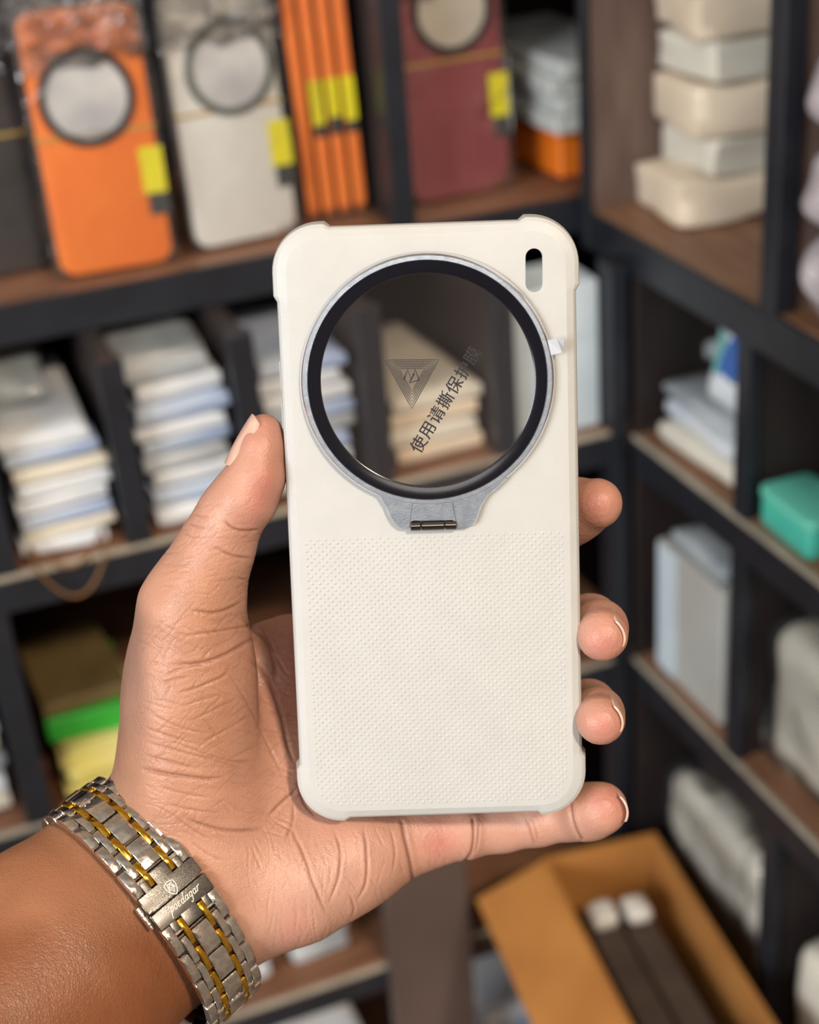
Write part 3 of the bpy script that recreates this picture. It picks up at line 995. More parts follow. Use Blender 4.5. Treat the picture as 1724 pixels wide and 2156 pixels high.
# printing on the protective film
def text_mesh(name, body, size, extrude):
    cu = bpy.data.curves.new(name, 'FONT')
    cu.body = body
    cu.size = size
    cu.extrude = extrude
    cu.align_x = 'CENTER'
    cu.align_y = 'CENTER'
    cu.resolution_u = 3
    ob = bpy.data.objects.new(name, cu)
    COL.objects.link(ob)
    dg_ = bpy.context.evaluated_depsgraph_get()
    me_ = bpy.data.meshes.new_from_object(ob.evaluated_get(dg_))
    bpy.data.objects.remove(ob)
    bpy.data.curves.remove(cu)
    me_.name = name
    bm_ = bmesh.new()
    bm_.from_mesh(me_)
    g_ = bmesh.ops.duplicate(bm_, geom=bm_.verts[:] + bm_.edges[:] + bm_.faces[:])['geom']
    bmesh.ops.translate(bm_, verts=[e for e in g_ if isinstance(e, bmesh.types.BMVert)], vec=(size * 0.03, size * 0.012, 0.000004))
    bm_.to_mesh(me_)
    bm_.free()
    return me_


p0, p1 = case_uv(883, 937, GZ), case_uv(996, 750, GZ)
ang = math.atan2(p1.y - p0.y, p1.x - p0.x)
for i, ch in enumerate('使用请撕保护膜'):
    c = p0.lerp(p1, i / 6)
    me = text_mesh('printed_character', ch, 0.0043, 0.00002)
    o = link('printed_character', me, m_ink, glass, Matrix.Translation((c.x, c.y, GZ + 0.00006)) @ Matrix.Rotation(ang, 4, 'Z'))
tri = [case_uv(810, 758, GZ), case_uv(924, 757, GZ), case_uv(867, 860, GZ)]
tc_ = sum(tri, Vector((0, 0))) / 3
lines = []
for k in range(6):
    s = 1 - 0.105 * k
    lines.append([tc_ + (p - tc_) * s for p in tri])
dense = []
for ln in lines:
    d = []
    for i in range(3):
        for t in range(6):
            d.append(ln[i].lerp(ln[(i + 1) % 3], t / 6))
    dense.append(d)
lg = link('printed_triangle', ribbon('printed_triangle', dense, 0.00022, GZ + 0.00003, GZ + 0.00008, True), m_ink2, glass)
lg['label'] = 'faint mark of nested triangles printed on the film'
zz = [case_uv(*p, GZ) for p in ((850, 800), (858, 778), (866, 800), (874, 778), (882, 800), (862, 806), (872, 786))]
link('printed_monogram', ribbon('printed_monogram', [zz], 0.0005, GZ + 0.00003, GZ + 0.00008), m_ink2, glass)

# ------------------------------------------------------------------ the hand and forearm
# Modelled in millimetres in a frame with x right, y up, z towards the viewer of the palm,
# then moved to its place in the room.  K() turns a position seen in the photograph plus a
# distance (dz millimetres beyond 414 mm) into that frame.
def K(px, py, dz=0.0):
    D = 414.0 + dz
    return np.array([(px - CX) * D / FPX, -(py - CY) * D / FPX, -D])


PHI = math.radians(30)
AX = np.array([0.80 * math.cos(PHI), 0.60 * math.cos(PHI), -math.sin(PHI)])    # forearm axis, towards the hand
MJ = np.array([0.60, -0.80, 0.0])                                              # across the wrist
NR = np.cross(AX, MJ)
NR = NR if NR[2] > 0 else -NR                                                  # out of the inner wrist
W0 = K(295, 1900, 23)                                                          # wrist centre
PX = 414.0 / FPX                                                               # mm per pixel at the case

HS = 1.1                                                                        # grid step, mm
G0 = np.array([-195.0, -235.0, -494.0])
G1 = np.array([66.0, 34.0, -330.0])
GN = ((G1 - G0) / HS).astype(int) + 1
FIELD = np.full(GN, 60.0, np.float32)


def sd_cone(A, ra, B, rb, scale=None):
    """rounded cone; scale=(axis, k) squashes space along an axis (k<1 = longer that way)"""
    def fn(P):
        a, b = A, B
        if scale is not None:
            ax, k = scale
            P = P + ((P - A) @ ax)[..., None] * ax * (k - 1)
            b = B + ((B - A) @ ax) * ax * (k - 1)
        ba = b - a
        pa = P - a
        h = np.clip((pa @ ba) / max(ba @ ba, 1e-9), 0, 1)
        d = np.linalg.norm(pa - h[..., None] * ba, axis=-1)
        return d - (ra + (rb - ra) * h)
    rm = max(ra, rb) * (1.0 if scale is None else max(1.0, 1.0 / scale[1]))
    lo = np.minimum(A, B) - rm
    hi = np.maximum(A, B) + rm
    return fn, lo, hi


def blend(field, prim, k):
    fn, lo, hi = prim
    i0 = np.clip(((lo - k * 1.2 - 3 - G0) / HS).astype(int), 0, GN - 1)
    i1 = np.clip(((hi + k * 1.2 + 3 - G0) / HS).astype(int) + 2, 1, GN)
    if (i1 <= i0).any():
        return
    xs = [G0[a] + HS * np.arange(i0[a], i1[a]) for a in range(3)]
    P = np.stack(np.meshgrid(*xs, indexing='ij'), -1).astype(np.float32)
    d = fn(P).astype(np.float32)
    sl = tuple(slice(i0[a], i1[a]) for a in range(3))
    f = field[sl]
    h = np.maximum(k - np.abs(f - d), 0) / k
    field[sl] = np.minimum(f, d) - h * h * k * 0.25


def chain(pts, k=3.0, scale=None, into=None):
    """pts: list of (px,py,dz,r_mm)"""
    for p, q in zip(pts[:-1], pts[1:]):
        blend(into, sd_cone(K(*p[:3]), p[3], K(*q[:3]), q[3], scale), k)


ZD = np.array([0, 0, 1.0])
# forearm: wide across MJ, thinner along NR
for s0, w0, s1, w1, kk in ((-118, 41, -85, 38.5, 0.98), (-85, 38.5, -28, 33.0, 1.18), (-28, 33.0, 6, 31.0, 1.38), (6, 31.0, 26, 29.5, 1.42)):
    off0 = NR * (-3.0)
    blend(FIELD, sd_cone(W0 + AX * s0 + off0, w0, W0 + AX * s1 + off0, w1, (NR, kk)), 8)
# ball of the thumb and palm
chain([(404, 1278, 12, 13.6), (402, 1400, 18, 15.6), (398, 1500, 21, 16.4), (402, 1620, 26, 18.6), (430, 1760, 30, 20.5)], 9, (ZD, 0.86), FIELD)
chain([(455, 1800, 32, 22), (560, 1640, 43, 19), (640, 1500, 48, 15)], 9, None, FIELD)
chain([(500, 1885, 28, 18.5), (620, 1850, 31, 16.5), (740, 1795, 36, 14.5), (845, 1755, 40, 11.5)], 9, None, FIELD)
chain([(470, 1860, 34, 20), (600, 1760, 46, 19), (780, 1690, 52, 14)], 9, None, FIELD)
chain([(520, 1560, 44, 17), (600, 1450, 50, 13), (730, 1400, 54, 12)], 8, None, FIELD)
chain([(560, 1375, 44, 9.0), (620, 1366, 48, 8.6), (730, 1370, 52, 10)], 7, None, FIELD)      # web and index knuckle
chain([(730, 1420, 54, 12), (770, 1560, 56, 12), (800, 1690, 53, 12)], 9, None, FIELD)         # knuckles behind the case


def merge(pts, k=2.5, kj=6.0, scale=None, extra=()):
    """union of one finger segment into the hand, blended by kj at its root only"""
    prims = [(sd_cone(K(*p[:3]), p[3], K(*q[:3]), q[3], scale), k) for p, q in zip(pts[:-1], pts[1:])] + list(extra)
    lo = np.min([p[0][1] for p in prims], 0) - kj - 4
    hi = np.max([p[0][2] for p in prims], 0) + kj + 4
    i0 = np.clip(((lo - G0) / HS).astype(int), 0, GN - 1)
    i1 = np.clip(((hi - G0) / HS).astype(int) + 2, 1, GN)
    sl = tuple(slice(i0[a], i1[a]) for a in range(3))
    xs = [G0[a] + HS * np.arange(i0[a], i1[a]) for a in range(3)]
    P = np.stack(np.meshgrid(*xs, indexing='ij'), -1).astype(np.float32)
    f = np.full(P.shape[:3], 60.0, np.float32)
    for (fn, _, _), kk in prims:
        d = fn(P).astype(np.float32)
        h = np.maximum(kk - np.abs(f - d), 0) / kk
        f = np.minimum(f, d) - h * h * kk * 0.25
    g = FIELD[sl]
    h = np.maximum(kj - np.abs(g - f), 0) / kj
    FIELD[sl] = np.minimum(g, f) - h * h * kj * 0.25


# thumb: seen edge-on, so deeper than it looks
merge([(404, 1280, 12, 13.6), (428, 1215, 9, 11.0), (456, 1152, 7, 9.6), (484, 1088, 5, 8.9)], 4, 5, (ZD, 0.84))
merge([(482, 1092, 5, 8.6), (508, 1052, 4, 8.2), (538, 1000, 3, 7.0), (551, 945, 2, 5.8), (556, 910, 2, 4.9)], 3, 2.2, (ZD, 0.74),
      extra=[(sd_cone(K(530, 1052, 2), 6.6, K(545, 1005, 1), 6.4, (ZD, 0.8)), 3.0)])
# index
merge([(730, 1390, 54, 11), (940, 1235, 50, 9.6), (1130, 1140, 38, 8.6)], 3, 6)
merge([(1130, 1140, 38, 8.4), (1210, 1074, 26, 8.7), (1257, 1060, 18, 7.0)], 3, 2.0)
# middle
merge([(760, 1470, 55, 11), (1000, 1370, 56, 9.6), (1205, 1318, 46, 8.8)], 3, 6)
merge([(1205, 1318, 46, 8.6), (1243, 1312, 34, 7.9), (1262, 1322, 16, 7.3), (1268, 1337, 7, 7.0)], 3, 2.0)
# ring
merge([(780, 1580, 56, 11), (1010, 1520, 57, 9.2), (1200, 1492, 48, 8.4)], 3, 6)
merge([(1200, 1492, 48, 8.2), (1240, 1488, 36, 7.4), (1258, 1502, 18, 6.8), (1264, 1516, 9, 6.7)], 3, 2.0)
# little finger: three segments under the lower edge of the case
merge([(835, 1760, 44, 11.2), (905, 1752, 41, 9.4), (975, 1744, 40, 8.9)], 3.5, 5)
merge([(985, 1748, 41, 8.0), (1060, 1737, 41, 7.4), (1130, 1727, 39, 7.1), (1195, 1717, 36, 7.2)], 3, 1.8)
merge([(1200, 1718, 35, 7.2), (1240, 1709, 30, 7.6), (1266, 1702, 26, 7.4)], 3, 1.6)


def surface_nets(f):
    """naive surface nets on a scalar grid -> verts (grid units), quads"""
    ins = f < 0
    nx, ny, nz = f.shape
    c = np.zeros((nx - 1, ny - 1, nz - 1), np.uint8)
    for dx in (0, 1):
        for dy in (0, 1):
            for dz in (0, 1):
                c += ins[dx:nx - 1 + dx, dy:ny - 1 + dy, dz:nz - 1 + dz]
    act = (c > 0) & (c < 8)
    idx = np.full(act.shape, -1, np.int64)
    cells = np.argwhere(act)
    idx[act] = np.arange(len(cells))
    acc = np.zeros((len(cells), 3))
    cnt = np.zeros(len(cells))
    i, j, k = cells.T
    corners = [(0, 0, 0), (1, 0, 0), (0, 1, 0), (1, 1, 0), (0, 0, 1), (1, 0, 1), (0, 1, 1), (1, 1, 1)]
    for a in range(8):
        for b in range(a + 1, 8):
            ca, cb = np.array(corners[a]), np.array(corners[b])
            if np.abs(ca - cb).sum() != 1:
                continue
            fa = f[i + ca[0], j + ca[1], k + ca[2]]
            fb = f[i + cb[0], j + cb[1], k + cb[2]]
            m = (fa < 0) != (fb < 0)
            t = np.where(m, fa / np.where(m, fa - fb, 1), 0)
            acc[m] += (ca + t[:, None] * (cb - ca))[m]
            cnt[m] += 1
    V = cells + acc / cnt[:, None]
    quads = []
    for ax in range(3):
        sl0 = [slice(None)] * 3
        sl1 = [slice(None)] * 3
        sl0[ax] = slice(0, -1)
        sl1[ax] = slice(1, None)
        cr = ins[tuple(sl0)] != ins[tuple(sl1)]
        e = np.argwhere(cr)
        u, w = [q for q in range(3) if q != ax]
        ok = (e[:, u] > 0) & (e[:, w] > 0) & (e[:, u] < f.shape[u] - 1) & (e[:, w] < f.shape[w] - 1)
        e = e[ok]
        inside0 = ins[tuple(e.T)]
        q = []
        for du, dw in ((-1, -1), (0, -1), (0, 0), (-1, 0)):
            g = e.copy()
            g[:, u] += du
            g[:, w] += dw
            q.append(idx[tuple(g.T)])
        q = np.stack(q, 1)
        flip = inside0 if ax != 1 else ~inside0
        q[~flip] = q[~flip][:, ::-1]
        quads.append(q)
    return V, np.concatenate(quads)


HV, HF = surface_nets(FIELD)
HV = G0 + HV * HS
del FIELD


def relax(V, F, it, lam=0.5):
    E = np.concatenate([F[:, [0, 1]], F[:, [1, 2]], F[:, [2, 3]], F[:, [3, 0]]])
    deg = np.bincount(E[:, 0], minlength=len(V)) + np.bincount(E[:, 1], minlength=len(V))
    for s in range(it):
        acc = np.zeros_like(V)
        for a in range(3):
            acc[:, a] = np.bincount(E[:, 0], V[E[:, 1], a], len(V)) + np.bincount(E[:, 1], V[E[:, 0], a], len(V))
        l = lam if s % 2 == 0 else -lam * 1.04
        V = V + l * (acc / deg[:, None] - V)
    return V


HV = relax(HV, HF, 6)
tmp_me = bpy.data.meshes.new('skin_coarse')
tmp_me.from_pydata(HV.tolist(), [], HF.tolist())
tmp = bpy.data.objects.new('skin_coarse', tmp_me)
COL.objects.link(tmp)
md = tmp.modifiers.new('sub', 'SUBSURF')
md.levels = 2
md.render_levels = 2
dg = bpy.context.evaluated_depsgraph_get()
fine = bpy.data.meshes.new_from_object(tmp.evaluated_get(dg))
bpy.data.objects.remove(tmp)
bpy.data.meshes.remove(tmp_me)
nv = len(fine.vertices)
V = np.empty(nv * 3)
fine.vertices.foreach_get('co', V)
V = V.reshape(-1, 3)
fine.update()
N = np.empty(nv * 3, np.float32)
fine.vertices.foreach_get('normal', N)
N = N.reshape(-1, 3)
SX = CX + FPX * V[:, 0] / -V[:, 2]              # where each point of the skin shows in the photograph
SY = CY - FPX * V[:, 1] / -V[:, 2]
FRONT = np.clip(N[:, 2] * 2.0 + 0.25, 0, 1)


def line_dist(pts):
    """distance (pixels) of every vertex to a smoothed polyline"""
    P = np.array(pts, float)
    if len(P) > 2:                               # Catmull-Rom refinement
        Q = []
        for i in range(len(P) - 1):
            p0, p1, p2, p3 = P[max(i - 1, 0)], P[i], P[i + 1], P[min(i + 2, len(P) - 1)]
            for t in np.linspace(0, 1, 5)[:-1]:
                Q.append(0.5 * (2 * p1 + (p2 - p0) * t + (2 * p0 - 5 * p1 + 4 * p2 - p3) * t ** 2 + (3 * p1 - p0 - 3 * p2 + p3) * t ** 3))
        Q.append(P[-1])
        P = np.array(Q)
    lo, hi = P.min(0) - 30, P.max(0) + 30
    sel = CAND[(SX[CAND] > lo[0]) & (SX[CAND] < hi[0]) & (SY[CAND] > lo[1]) & (SY[CAND] < hi[1])]
    d = np.full(len(sel), 1e9)
    q = np.stack([SX[sel], SY[sel]], 1)
    L = np.concatenate([[0], np.cumsum(np.linalg.norm(np.diff(P, axis=0), axis=1))])
    u = np.zeros(len(sel))
    for i in range(len(P) - 1):
        a, b = P[i], P[i + 1]
        ab = b - a
        h = np.clip(((q - a) @ ab) / max(ab @ ab, 1e-9), 0, 1)
        dd = np.linalg.norm(q - a - h[:, None] * ab, axis=1)
        m = dd < d
        d[m] = dd[m]
        u[m] = (L[i] + h[m] * (L[i + 1] - L[i])) / L[-1]
    return sel, d, u


DISP = np.zeros(nv)
CAND = np.where(N[:, 2] > -0.15)[0]
CREASE = np.zeros(nv)


def crease(pts, depth=0.5, w=4.0, dark=0.6, taper=True, ridge=0.35):
    w = w * 0.72
    sel, d, u = line_dist(pts)
    t = np.clip(np.minimum(u, 1 - u) * 5, 0, 1) if taper else 1.0
    g = np.exp(-(d / w) ** 2) * t
    DISP[sel] -= 0.6 * depth * g
    DISP[sel] += 0.4 * depth * ridge * np.exp(-((d - 2.6 * w) / (1.8 * w)) ** 2) * t
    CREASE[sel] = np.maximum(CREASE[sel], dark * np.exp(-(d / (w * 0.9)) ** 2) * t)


# thumb creases
crease([(470, 1095), (490, 1112), (515, 1118), (548, 1116)], 0.7, 4, 0.7)
crease([(448, 1150), (478, 1165), (500, 1172), (532, 1176)], 0.6, 4, 0.6)
crease([(500, 1218), (512, 1220), (520, 1220)], 0.4, 3, 0.5)
crease([(408, 1082), (425, 1088), (440, 1086)], 0.35, 3, 0.4)
crease([(396, 1100), (412, 1108), (432, 1112)], 0.35, 3, 0.4)
crease([(386, 1120), (405, 1130), (425, 1128)], 0.3, 3, 0.35)
# thumb base, folds that run from the web
crease([(400, 1285), (450, 1290), (490, 1278), (512, 1264)], 0.7, 4.5, 0.6)
crease([(380, 1340), (440, 1332), (500, 1322), (560, 1312)], 0.45, 4, 0.5)
crease([(350, 1400), (420, 1396), (470, 1380), (520, 1352), (548, 1336)], 0.8, 5, 0.6)
crease([(340, 1425), (390, 1405), (440, 1398)], 0.4, 4, 0.4)
crease([(372, 1460), (420, 1446), (470, 1424), (490, 1416)], 0.5, 4, 0.5)
crease([(335, 1440), (370, 1430), (400, 1425)], 0.35, 4, 0.3)
crease([(505, 1290), (530, 1325), (560, 1350), (575, 1392), (580, 1440)], 0.8, 5, 0.55)
crease([(545, 1305), (560, 1340), (585, 1390), (610, 1430)], 0.45, 4, 0.45)
crease([(520, 1380), (560, 1430), (590, 1500), (606, 1570), (626, 1620)], 0.75, 5, 0.55)
crease([(470, 1400), (520, 1480), (560, 1560), (600, 1640)], 0.3, 4, 0.25)
# cross-hatched folds of the ball of the thumb
crease([(300, 1560), (370, 1580), (450, 1600), (520, 1622)], 0.35, 4, 0.3)
crease([(310, 1500), (380, 1532), (440, 1545)], 0.3, 4, 0.28)
crease([(300, 1530), (370, 1555), (430, 1570)], 0.3, 4, 0.28)
crease([(290, 1618), (330, 1626), (380, 1634), (440, 1640), (480, 1634)], 0.9, 5.5, 0.65)
crease([(300, 1590), (350, 1602), (420, 1620)], 0.5, 5, 0.4)
crease([(360, 1560), (440, 1590), (500, 1604), (550, 1600)], 0.35, 4.5, 0.3)
crease([(330, 1655), (390, 1672), (450, 1680)], 0.4, 4.5, 0.3)
crease([(345, 1690), (400, 1705), (470, 1712)], 0.35, 4.5, 0.28)
crease([(380, 1490), (420, 1475), (470, 1462)], 0.25, 4, 0.25)
crease([(395, 1520), (440, 1500), (500, 1470)], 0.25, 4, 0.25)
crease([(430, 1560), (470, 1540), (530, 1505)], 0.25, 4, 0.22)
crease([(480, 1600), (520, 1580), (560, 1560)], 0.25, 4, 0.22)
# wrist and heel of the hand
crease([(385, 1720), (430, 1738), (480, 1748), (530, 1747), (562, 1742)], 0.8, 5, 0.6)
crease([(360, 1715), (410, 1750), (450, 1770)], 0.4, 4, 0.35)
crease([(400, 1770), (440, 1800), (480, 1815)], 0.35, 4, 0.3)
crease([(566, 1718), (590, 1692), (618, 1668), (626, 1652)], 0.6, 4.5, 0.6)
crease([(618, 1690), (616, 1730), (600, 1770)], 0.4, 4, 0.4)
crease([(626, 1640), (640, 1690), (668, 1720)], 0.4, 4, 0.4)
crease([(610, 1740), (640, 1800), (660, 1860), (690, 1930)], 0.55, 4.5, 0.45)
crease([(700, 1740), (716, 1790), (712, 1850), (690, 1905)], 0.5, 4, 0.45)
crease([(765, 1735), (772, 1790), (770, 1860), (748, 1900)], 0.6, 4, 0.5)
crease([(735, 1880), (745, 1910), (742, 1935)], 0.35, 3.5, 0.35)
crease([(820, 1740), (832, 1790), (826, 1840)], 0.3, 4, 0.25)
# little finger joints
crease([(846, 1733), (856, 1780), (866, 1830), (868, 1875)], 0.85, 5, 0.7, False)
crease([(996, 1726), (998, 1760), (992, 1795), (980, 1812)], 0.7, 4.5, 0.65, False)
crease([(1008, 1730), (1006, 1770), (998, 1800)], 0.4, 3.5, 0.4)
crease([(1108, 1722), (1116, 1750), (1126, 1782)], 0.45, 4, 0.5)
crease([(1122, 1722), (1128, 1748), (1134, 1776)], 0.3, 3.5, 0.35)
crease([(1201, 1694), (1204, 1722), (1214, 1750), (1224, 1766)], 0.65, 4.5, 0.6, False)
# fine wrinkling everywhere on the palm side
rng = np.random.default_rng(3)
for _ in range(420):
    x0, y0 = rng.uniform(285, 610), rng.uniform(1290, 1760)
    ang = rng.normal(0.28 if rng.random() < 0.65 else -0.75, 0.16)
    L = rng.uniform(22, 80)
    mid = rng.normal(0, 5)
    c, s = math.cos(ang), math.sin(ang)
    crease([(x0, y0), (x0 + c * L / 2 - s * mid, y0 + s * L / 2 + c * mid), (x0 + c * L, y0 + s * L)], rng.uniform(0.05, 0.16), rng.uniform(2.4, 3.8), rng.uniform(0.05, 0.2))
for _ in range(190):
    x0, y0 = rng.uniform(520, 980), rng.uniform(1735, 1980)
    ang = rng.normal(1.4, 0.35)
    L = rng.uniform(20, 70)
    c, s = math.cos(ang), math.sin(ang)
    crease([(x0, y0), (x0 + c * L / 2, y0 + s * L / 2), (x0 + c * L, y0 + s * L)], rng.uniform(0.04, 0.14), rng.uniform(2.6, 3.6), rng.uniform(0.04, 0.14))
for _ in range(140):
    x0, y0 = rng.uniform(330, 520), rng.uniform(1060, 1270)
    ang = rng.normal(-0.35, 0.3)
    L = rng.uniform(15, 50)
    c, s = math.cos(ang), math.sin(ang)
    crease([(x0, y0), (x0 + c * L / 2, y0 + s * L / 2), (x0 + c * L, y0 + s * L)], rng.uniform(0.05, 0.15), rng.uniform(2.4, 3.4), rng.uniform(0.05, 0.2))
V = V + N * DISP[:, None]


# skin tone: lighter palm, browner back of the hand and forearm, redder pads, plus a painted edge sheen
def blob(px, py, rx, ry, ang=0.0):
    c, s = math.cos(ang), math.sin(ang)
    dx, dy = SX - px, SY - py
    u, v = (dx * c + dy * s) / rx, (-dx * s + dy * c) / ry
    return np.exp(-(u * u + v * v)) * FRONT


def C(*rgb):
    return np.array(S(*rgb)[:3])


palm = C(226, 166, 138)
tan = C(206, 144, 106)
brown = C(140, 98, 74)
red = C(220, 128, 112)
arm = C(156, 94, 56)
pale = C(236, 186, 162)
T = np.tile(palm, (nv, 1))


def mixin(w, col):
    global T
    w = np.clip(w, 0, 1)[:, None]
    T = T * (1 - w) + col * w


sm = lambda a, b, x: np.clip((x - a) / (b - a), 0, 1) ** 2 * (3 - 2 * np.clip((x - a) / (b - a), 0, 1))
mixin(0.8 * blob(400, 1500, 160, 210) + 0.5 * blob(420, 1240, 90, 100), tan)
mixin(0.55 * blob(620, 1900, 190, 70, -0.45), pale)
mixin(0.5 * blob(620, 1400, 60, 130), red)
mixin(0.55 * blob(552, 1030, 30, 80, 0.3), red)
mixin(0.3 * blob(545, 905, 40, 45), red)
for bx, by in ((1255, 1060), (1270, 1352), (1268, 1530), (1278, 1690), (925, 1770)):
    mixin(0.55 * blob(bx, by, 42, 42), red)
mixin(0.3 * blob(620, 1950, 40, 60), red)
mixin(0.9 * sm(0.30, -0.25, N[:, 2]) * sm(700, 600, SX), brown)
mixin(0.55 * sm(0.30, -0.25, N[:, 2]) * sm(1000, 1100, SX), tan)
mixin(0.75 * sm(330, 285, SX) * sm(1230, 1330, SY) * sm(1700, 1600, SY), C(160, 120, 102))  # grey-brown daylight sheen painted along the left edge of the thumb ball
sAX = (V - W0) @ AX
mixin(sm(14, -12, sAX) * 1.0, arm)
mixin(0.5 * sm(26, 12, sAX) * sm(2000, 1900, SY), tan)
nz = np.array([noise.noise(p) for p in (V * 0.14).tolist()])
T *= (1 + 0.10 * nz)[:, None]
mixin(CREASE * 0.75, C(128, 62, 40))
ORI = (CAM @ Vector((K(480, 1800, 30) / 1000).tolist()))
Wm = np.array(CAM)[:3, :3]
VW = (V / 1000) @ Wm.T + PC - np.array(ORI)
fine.vertices.foreach_set('co', VW.astype(np.float32).ravel())
at_c = fine.color_attributes.new('skin_tone_sheen', 'FLOAT_COLOR', 'POINT')
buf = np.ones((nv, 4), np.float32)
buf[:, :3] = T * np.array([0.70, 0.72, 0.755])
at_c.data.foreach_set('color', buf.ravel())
fine.polygons.foreach_set('use_smooth', [True] * len(fine.polygons))
fine.update()


def skin_material():
    m = bpy.data.materials.new('skin')
    m.use_nodes = True
    nt = m.node_tree
    p = nt.nodes['Principled BSDF']
    a = nt.nodes.new('ShaderNodeVertexColor')
    a.layer_name = 'skin_tone_sheen'
    nt.links.new(a.outputs['Color'], p.inputs['Base Color'])
    p.inputs['Roughness'].default_value = 0.42
    p.inputs['Specular IOR Level'].default_value = 0.5
    p.inputs['Subsurface Weight'].default_value = 0.18
    p.inputs['Subsurface Radius'].default_value = (1.0, 0.35, 0.2)
    p.inputs['Subsurface Scale'].default_value = 0.004
    tc = nt.nodes.new('ShaderNodeTexCoord')
    v = nt.nodes.new('ShaderNodeTexVoronoi')
    v.feature = 'DISTANCE_TO_EDGE'
    v.inputs['Scale'].default_value = 1200
    n = nt.nodes.new('ShaderNodeTexNoise')
    n.inputs['Scale'].default_value = 700
    n.inputs['Detail'].default_value = 2
    ad = nt.nodes.new('ShaderNodeMath')
    ad.operation = 'ADD'
    b = nt.nodes.new('ShaderNodeBump')
    b.inputs['Strength'].default_value = 0.34
    b.inputs['Distance'].default_value = 0.0004
    nt.links.new(tc.outputs['Object'], v.inputs['Vector'])
    nt.links.new(tc.outputs['Object'], n.inputs['Vector'])
    nt.links.new(v.outputs['Distance'], ad.inputs[0])
    nt.links.new(n.outputs['Fac'], ad.inputs[1])
    nt.links.new(ad.outputs[0], b.inputs['Height'])
    nt.links.new(b.outputs['Normal'], p.inputs['Normal'])
    r = nt.nodes.new('ShaderNodeMapRange')
    r.inputs['To Min'].default_value = 0.30
    r.inputs['To Max'].default_value = 0.58
    nt.links.new(n.outputs['Fac'], r.inputs['Value'])
    nt.links.new(r.outputs['Result'], p.inputs['Roughness'])
    return m


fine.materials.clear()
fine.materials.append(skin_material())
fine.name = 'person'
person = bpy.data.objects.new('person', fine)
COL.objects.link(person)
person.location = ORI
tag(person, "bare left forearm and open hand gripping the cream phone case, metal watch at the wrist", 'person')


def to_world(p_mm):
    return Vector((np.asarray(p_mm) / 1000 @ Wm.T + PC).tolist())


# fingernails: curved plates on the far side of each tip
def nail(center, along, out, length, width, radius, m, name='fingernail'):
    along = along / np.linalg.norm(along)
    out = out - (out @ along) * along
    out /= np.linalg.norm(out)
    side = np.cross(along, out)
    nu, nw = 9, 9
    top, bot = [], []
    for i in range(nu):
        u = -1 + 2 * i / (nu - 1)
        for j in range(nw):
            w = -1 + 2 * j / (nw - 1)
            wd = width / 2 * (1 - 0.18 * u * u if u > 0 else 1 - 0.22 * u * u)
            th = w * wd / radius
            lift = radius * (math.cos(th) - 1) - 0.35 * (u * u)
            lx = length / 2 * (u + 0.16 * (1 - w * w) * (1 if u > 0 else -1) * abs(u))
            p = center + along * lx + side * radius * math.sin(th) + out * lift
            top.append(p + out * 0.25)
            bot.append(p - out * 0.35)
    Vn = top + bot
    n0 = nu * nw
    Fn = []
    for i in range(nu - 1):
        for j in range(nw - 1):
            a = i * nw + j
            Fn.append((a, a + 1, a + nw + 1, a + nw))
            Fn.append((n0 + a, n0 + a + nw, n0 + a + nw + 1, n0 + a + 1))
    rim = [j for j in range(nw)] + [i * nw + nw - 1 for i in range(1, nu)] + [(nu - 1) * nw + j for j in range(nw - 2, -1, -1)] + [i * nw for i in range(nu - 2, 0, -1)]
    for a, b in zip(rim, rim[1:] + rim[:1]):
        Fn.append((b, a, n0 + a, n0 + b))
    Vw = [to_world(p) - Vector(ORI) for p in Vn]
    me = mesh(name, Vw, Fn, True, 50)
    return link(name, me, m, person)


nm = mat('fingernail', S(212, 166, 146), 0.28, 0, S(220, 180, 162), 300, spec=0.6, clear=0.3)
nails = [
    (K(502, 924, -1), K(534, 872, -1) - K(480, 968, 0), np.array([-0.86, 0.34, 0.38]), 13.0, 11.0, 8.5),
    (K(1312, 1318, 7), K(1314, 1348, -1) - K(1298, 1292, 18), np.array([0.93, 0.20, 0.16]), 10.5, 10.0, 6.4),
    (K(1308, 1498, 9), K(1310, 1529, 0) - K(1294, 1474, 20), np.array([0.93, 0.20, 0.16]), 10.0, 9.6, 6.2),
    (K(1318, 1694, 24), K(1322, 1704, 17) - K(1306, 1676, 34), np.array([0.95, 0.20, 0.10]), 9.0, 9.2, 6.4),
]
for a_ in nails:
    nail(np.array(a_[0]), np.array(a_[1]), a_[2], a_[3], a_[4], a_[5], nm)

# ------------------------------------------------------------------ bracelet watch on the wrist
WF = np.stack([AX, -MJ, NR], 1)
wr = (Wm @ WF)
wo = to_world(W0 + AX * 2.0)
WM = Matrix([[*wr[0], wo.x], [*wr[1], wo.y], [*wr[2], wo.z], [0, 0, 0, 1]])
watch = thing('wristwatch', WM, 'silver and gold link bracelet wristwatch strapped round the wrist', 'watch')
m_sil = mat('polished_steel', S(236, 230, 224), 0.12, 1.0, S(206, 200, 192), 500, bump=0.06, bscale=900)
m_brs = mat('brushed_steel', S(122, 118, 114), 0.28, 1.0, S(104, 100, 96), 700, bump=0.12, bscale=1500, stretch=(1, 6, 6))
m_gold = mat('polished_gold', S(232, 186, 74), 0.14, 1.0, S(214, 160, 50), 500, bump=0.05, bscale=900)
m_pin = mat('dark_link_core', S(92, 82, 74), 0.3, 1.0)
m_eng = mat('engraving', S(250, 240, 224), 0.6, 0.0)
BM, BN, BOFF = 36.2, 27.0, -2.4


def band_pt(th):
    return np.array([-BM * math.sin(th) + BOFF, BN * math.cos(th)])


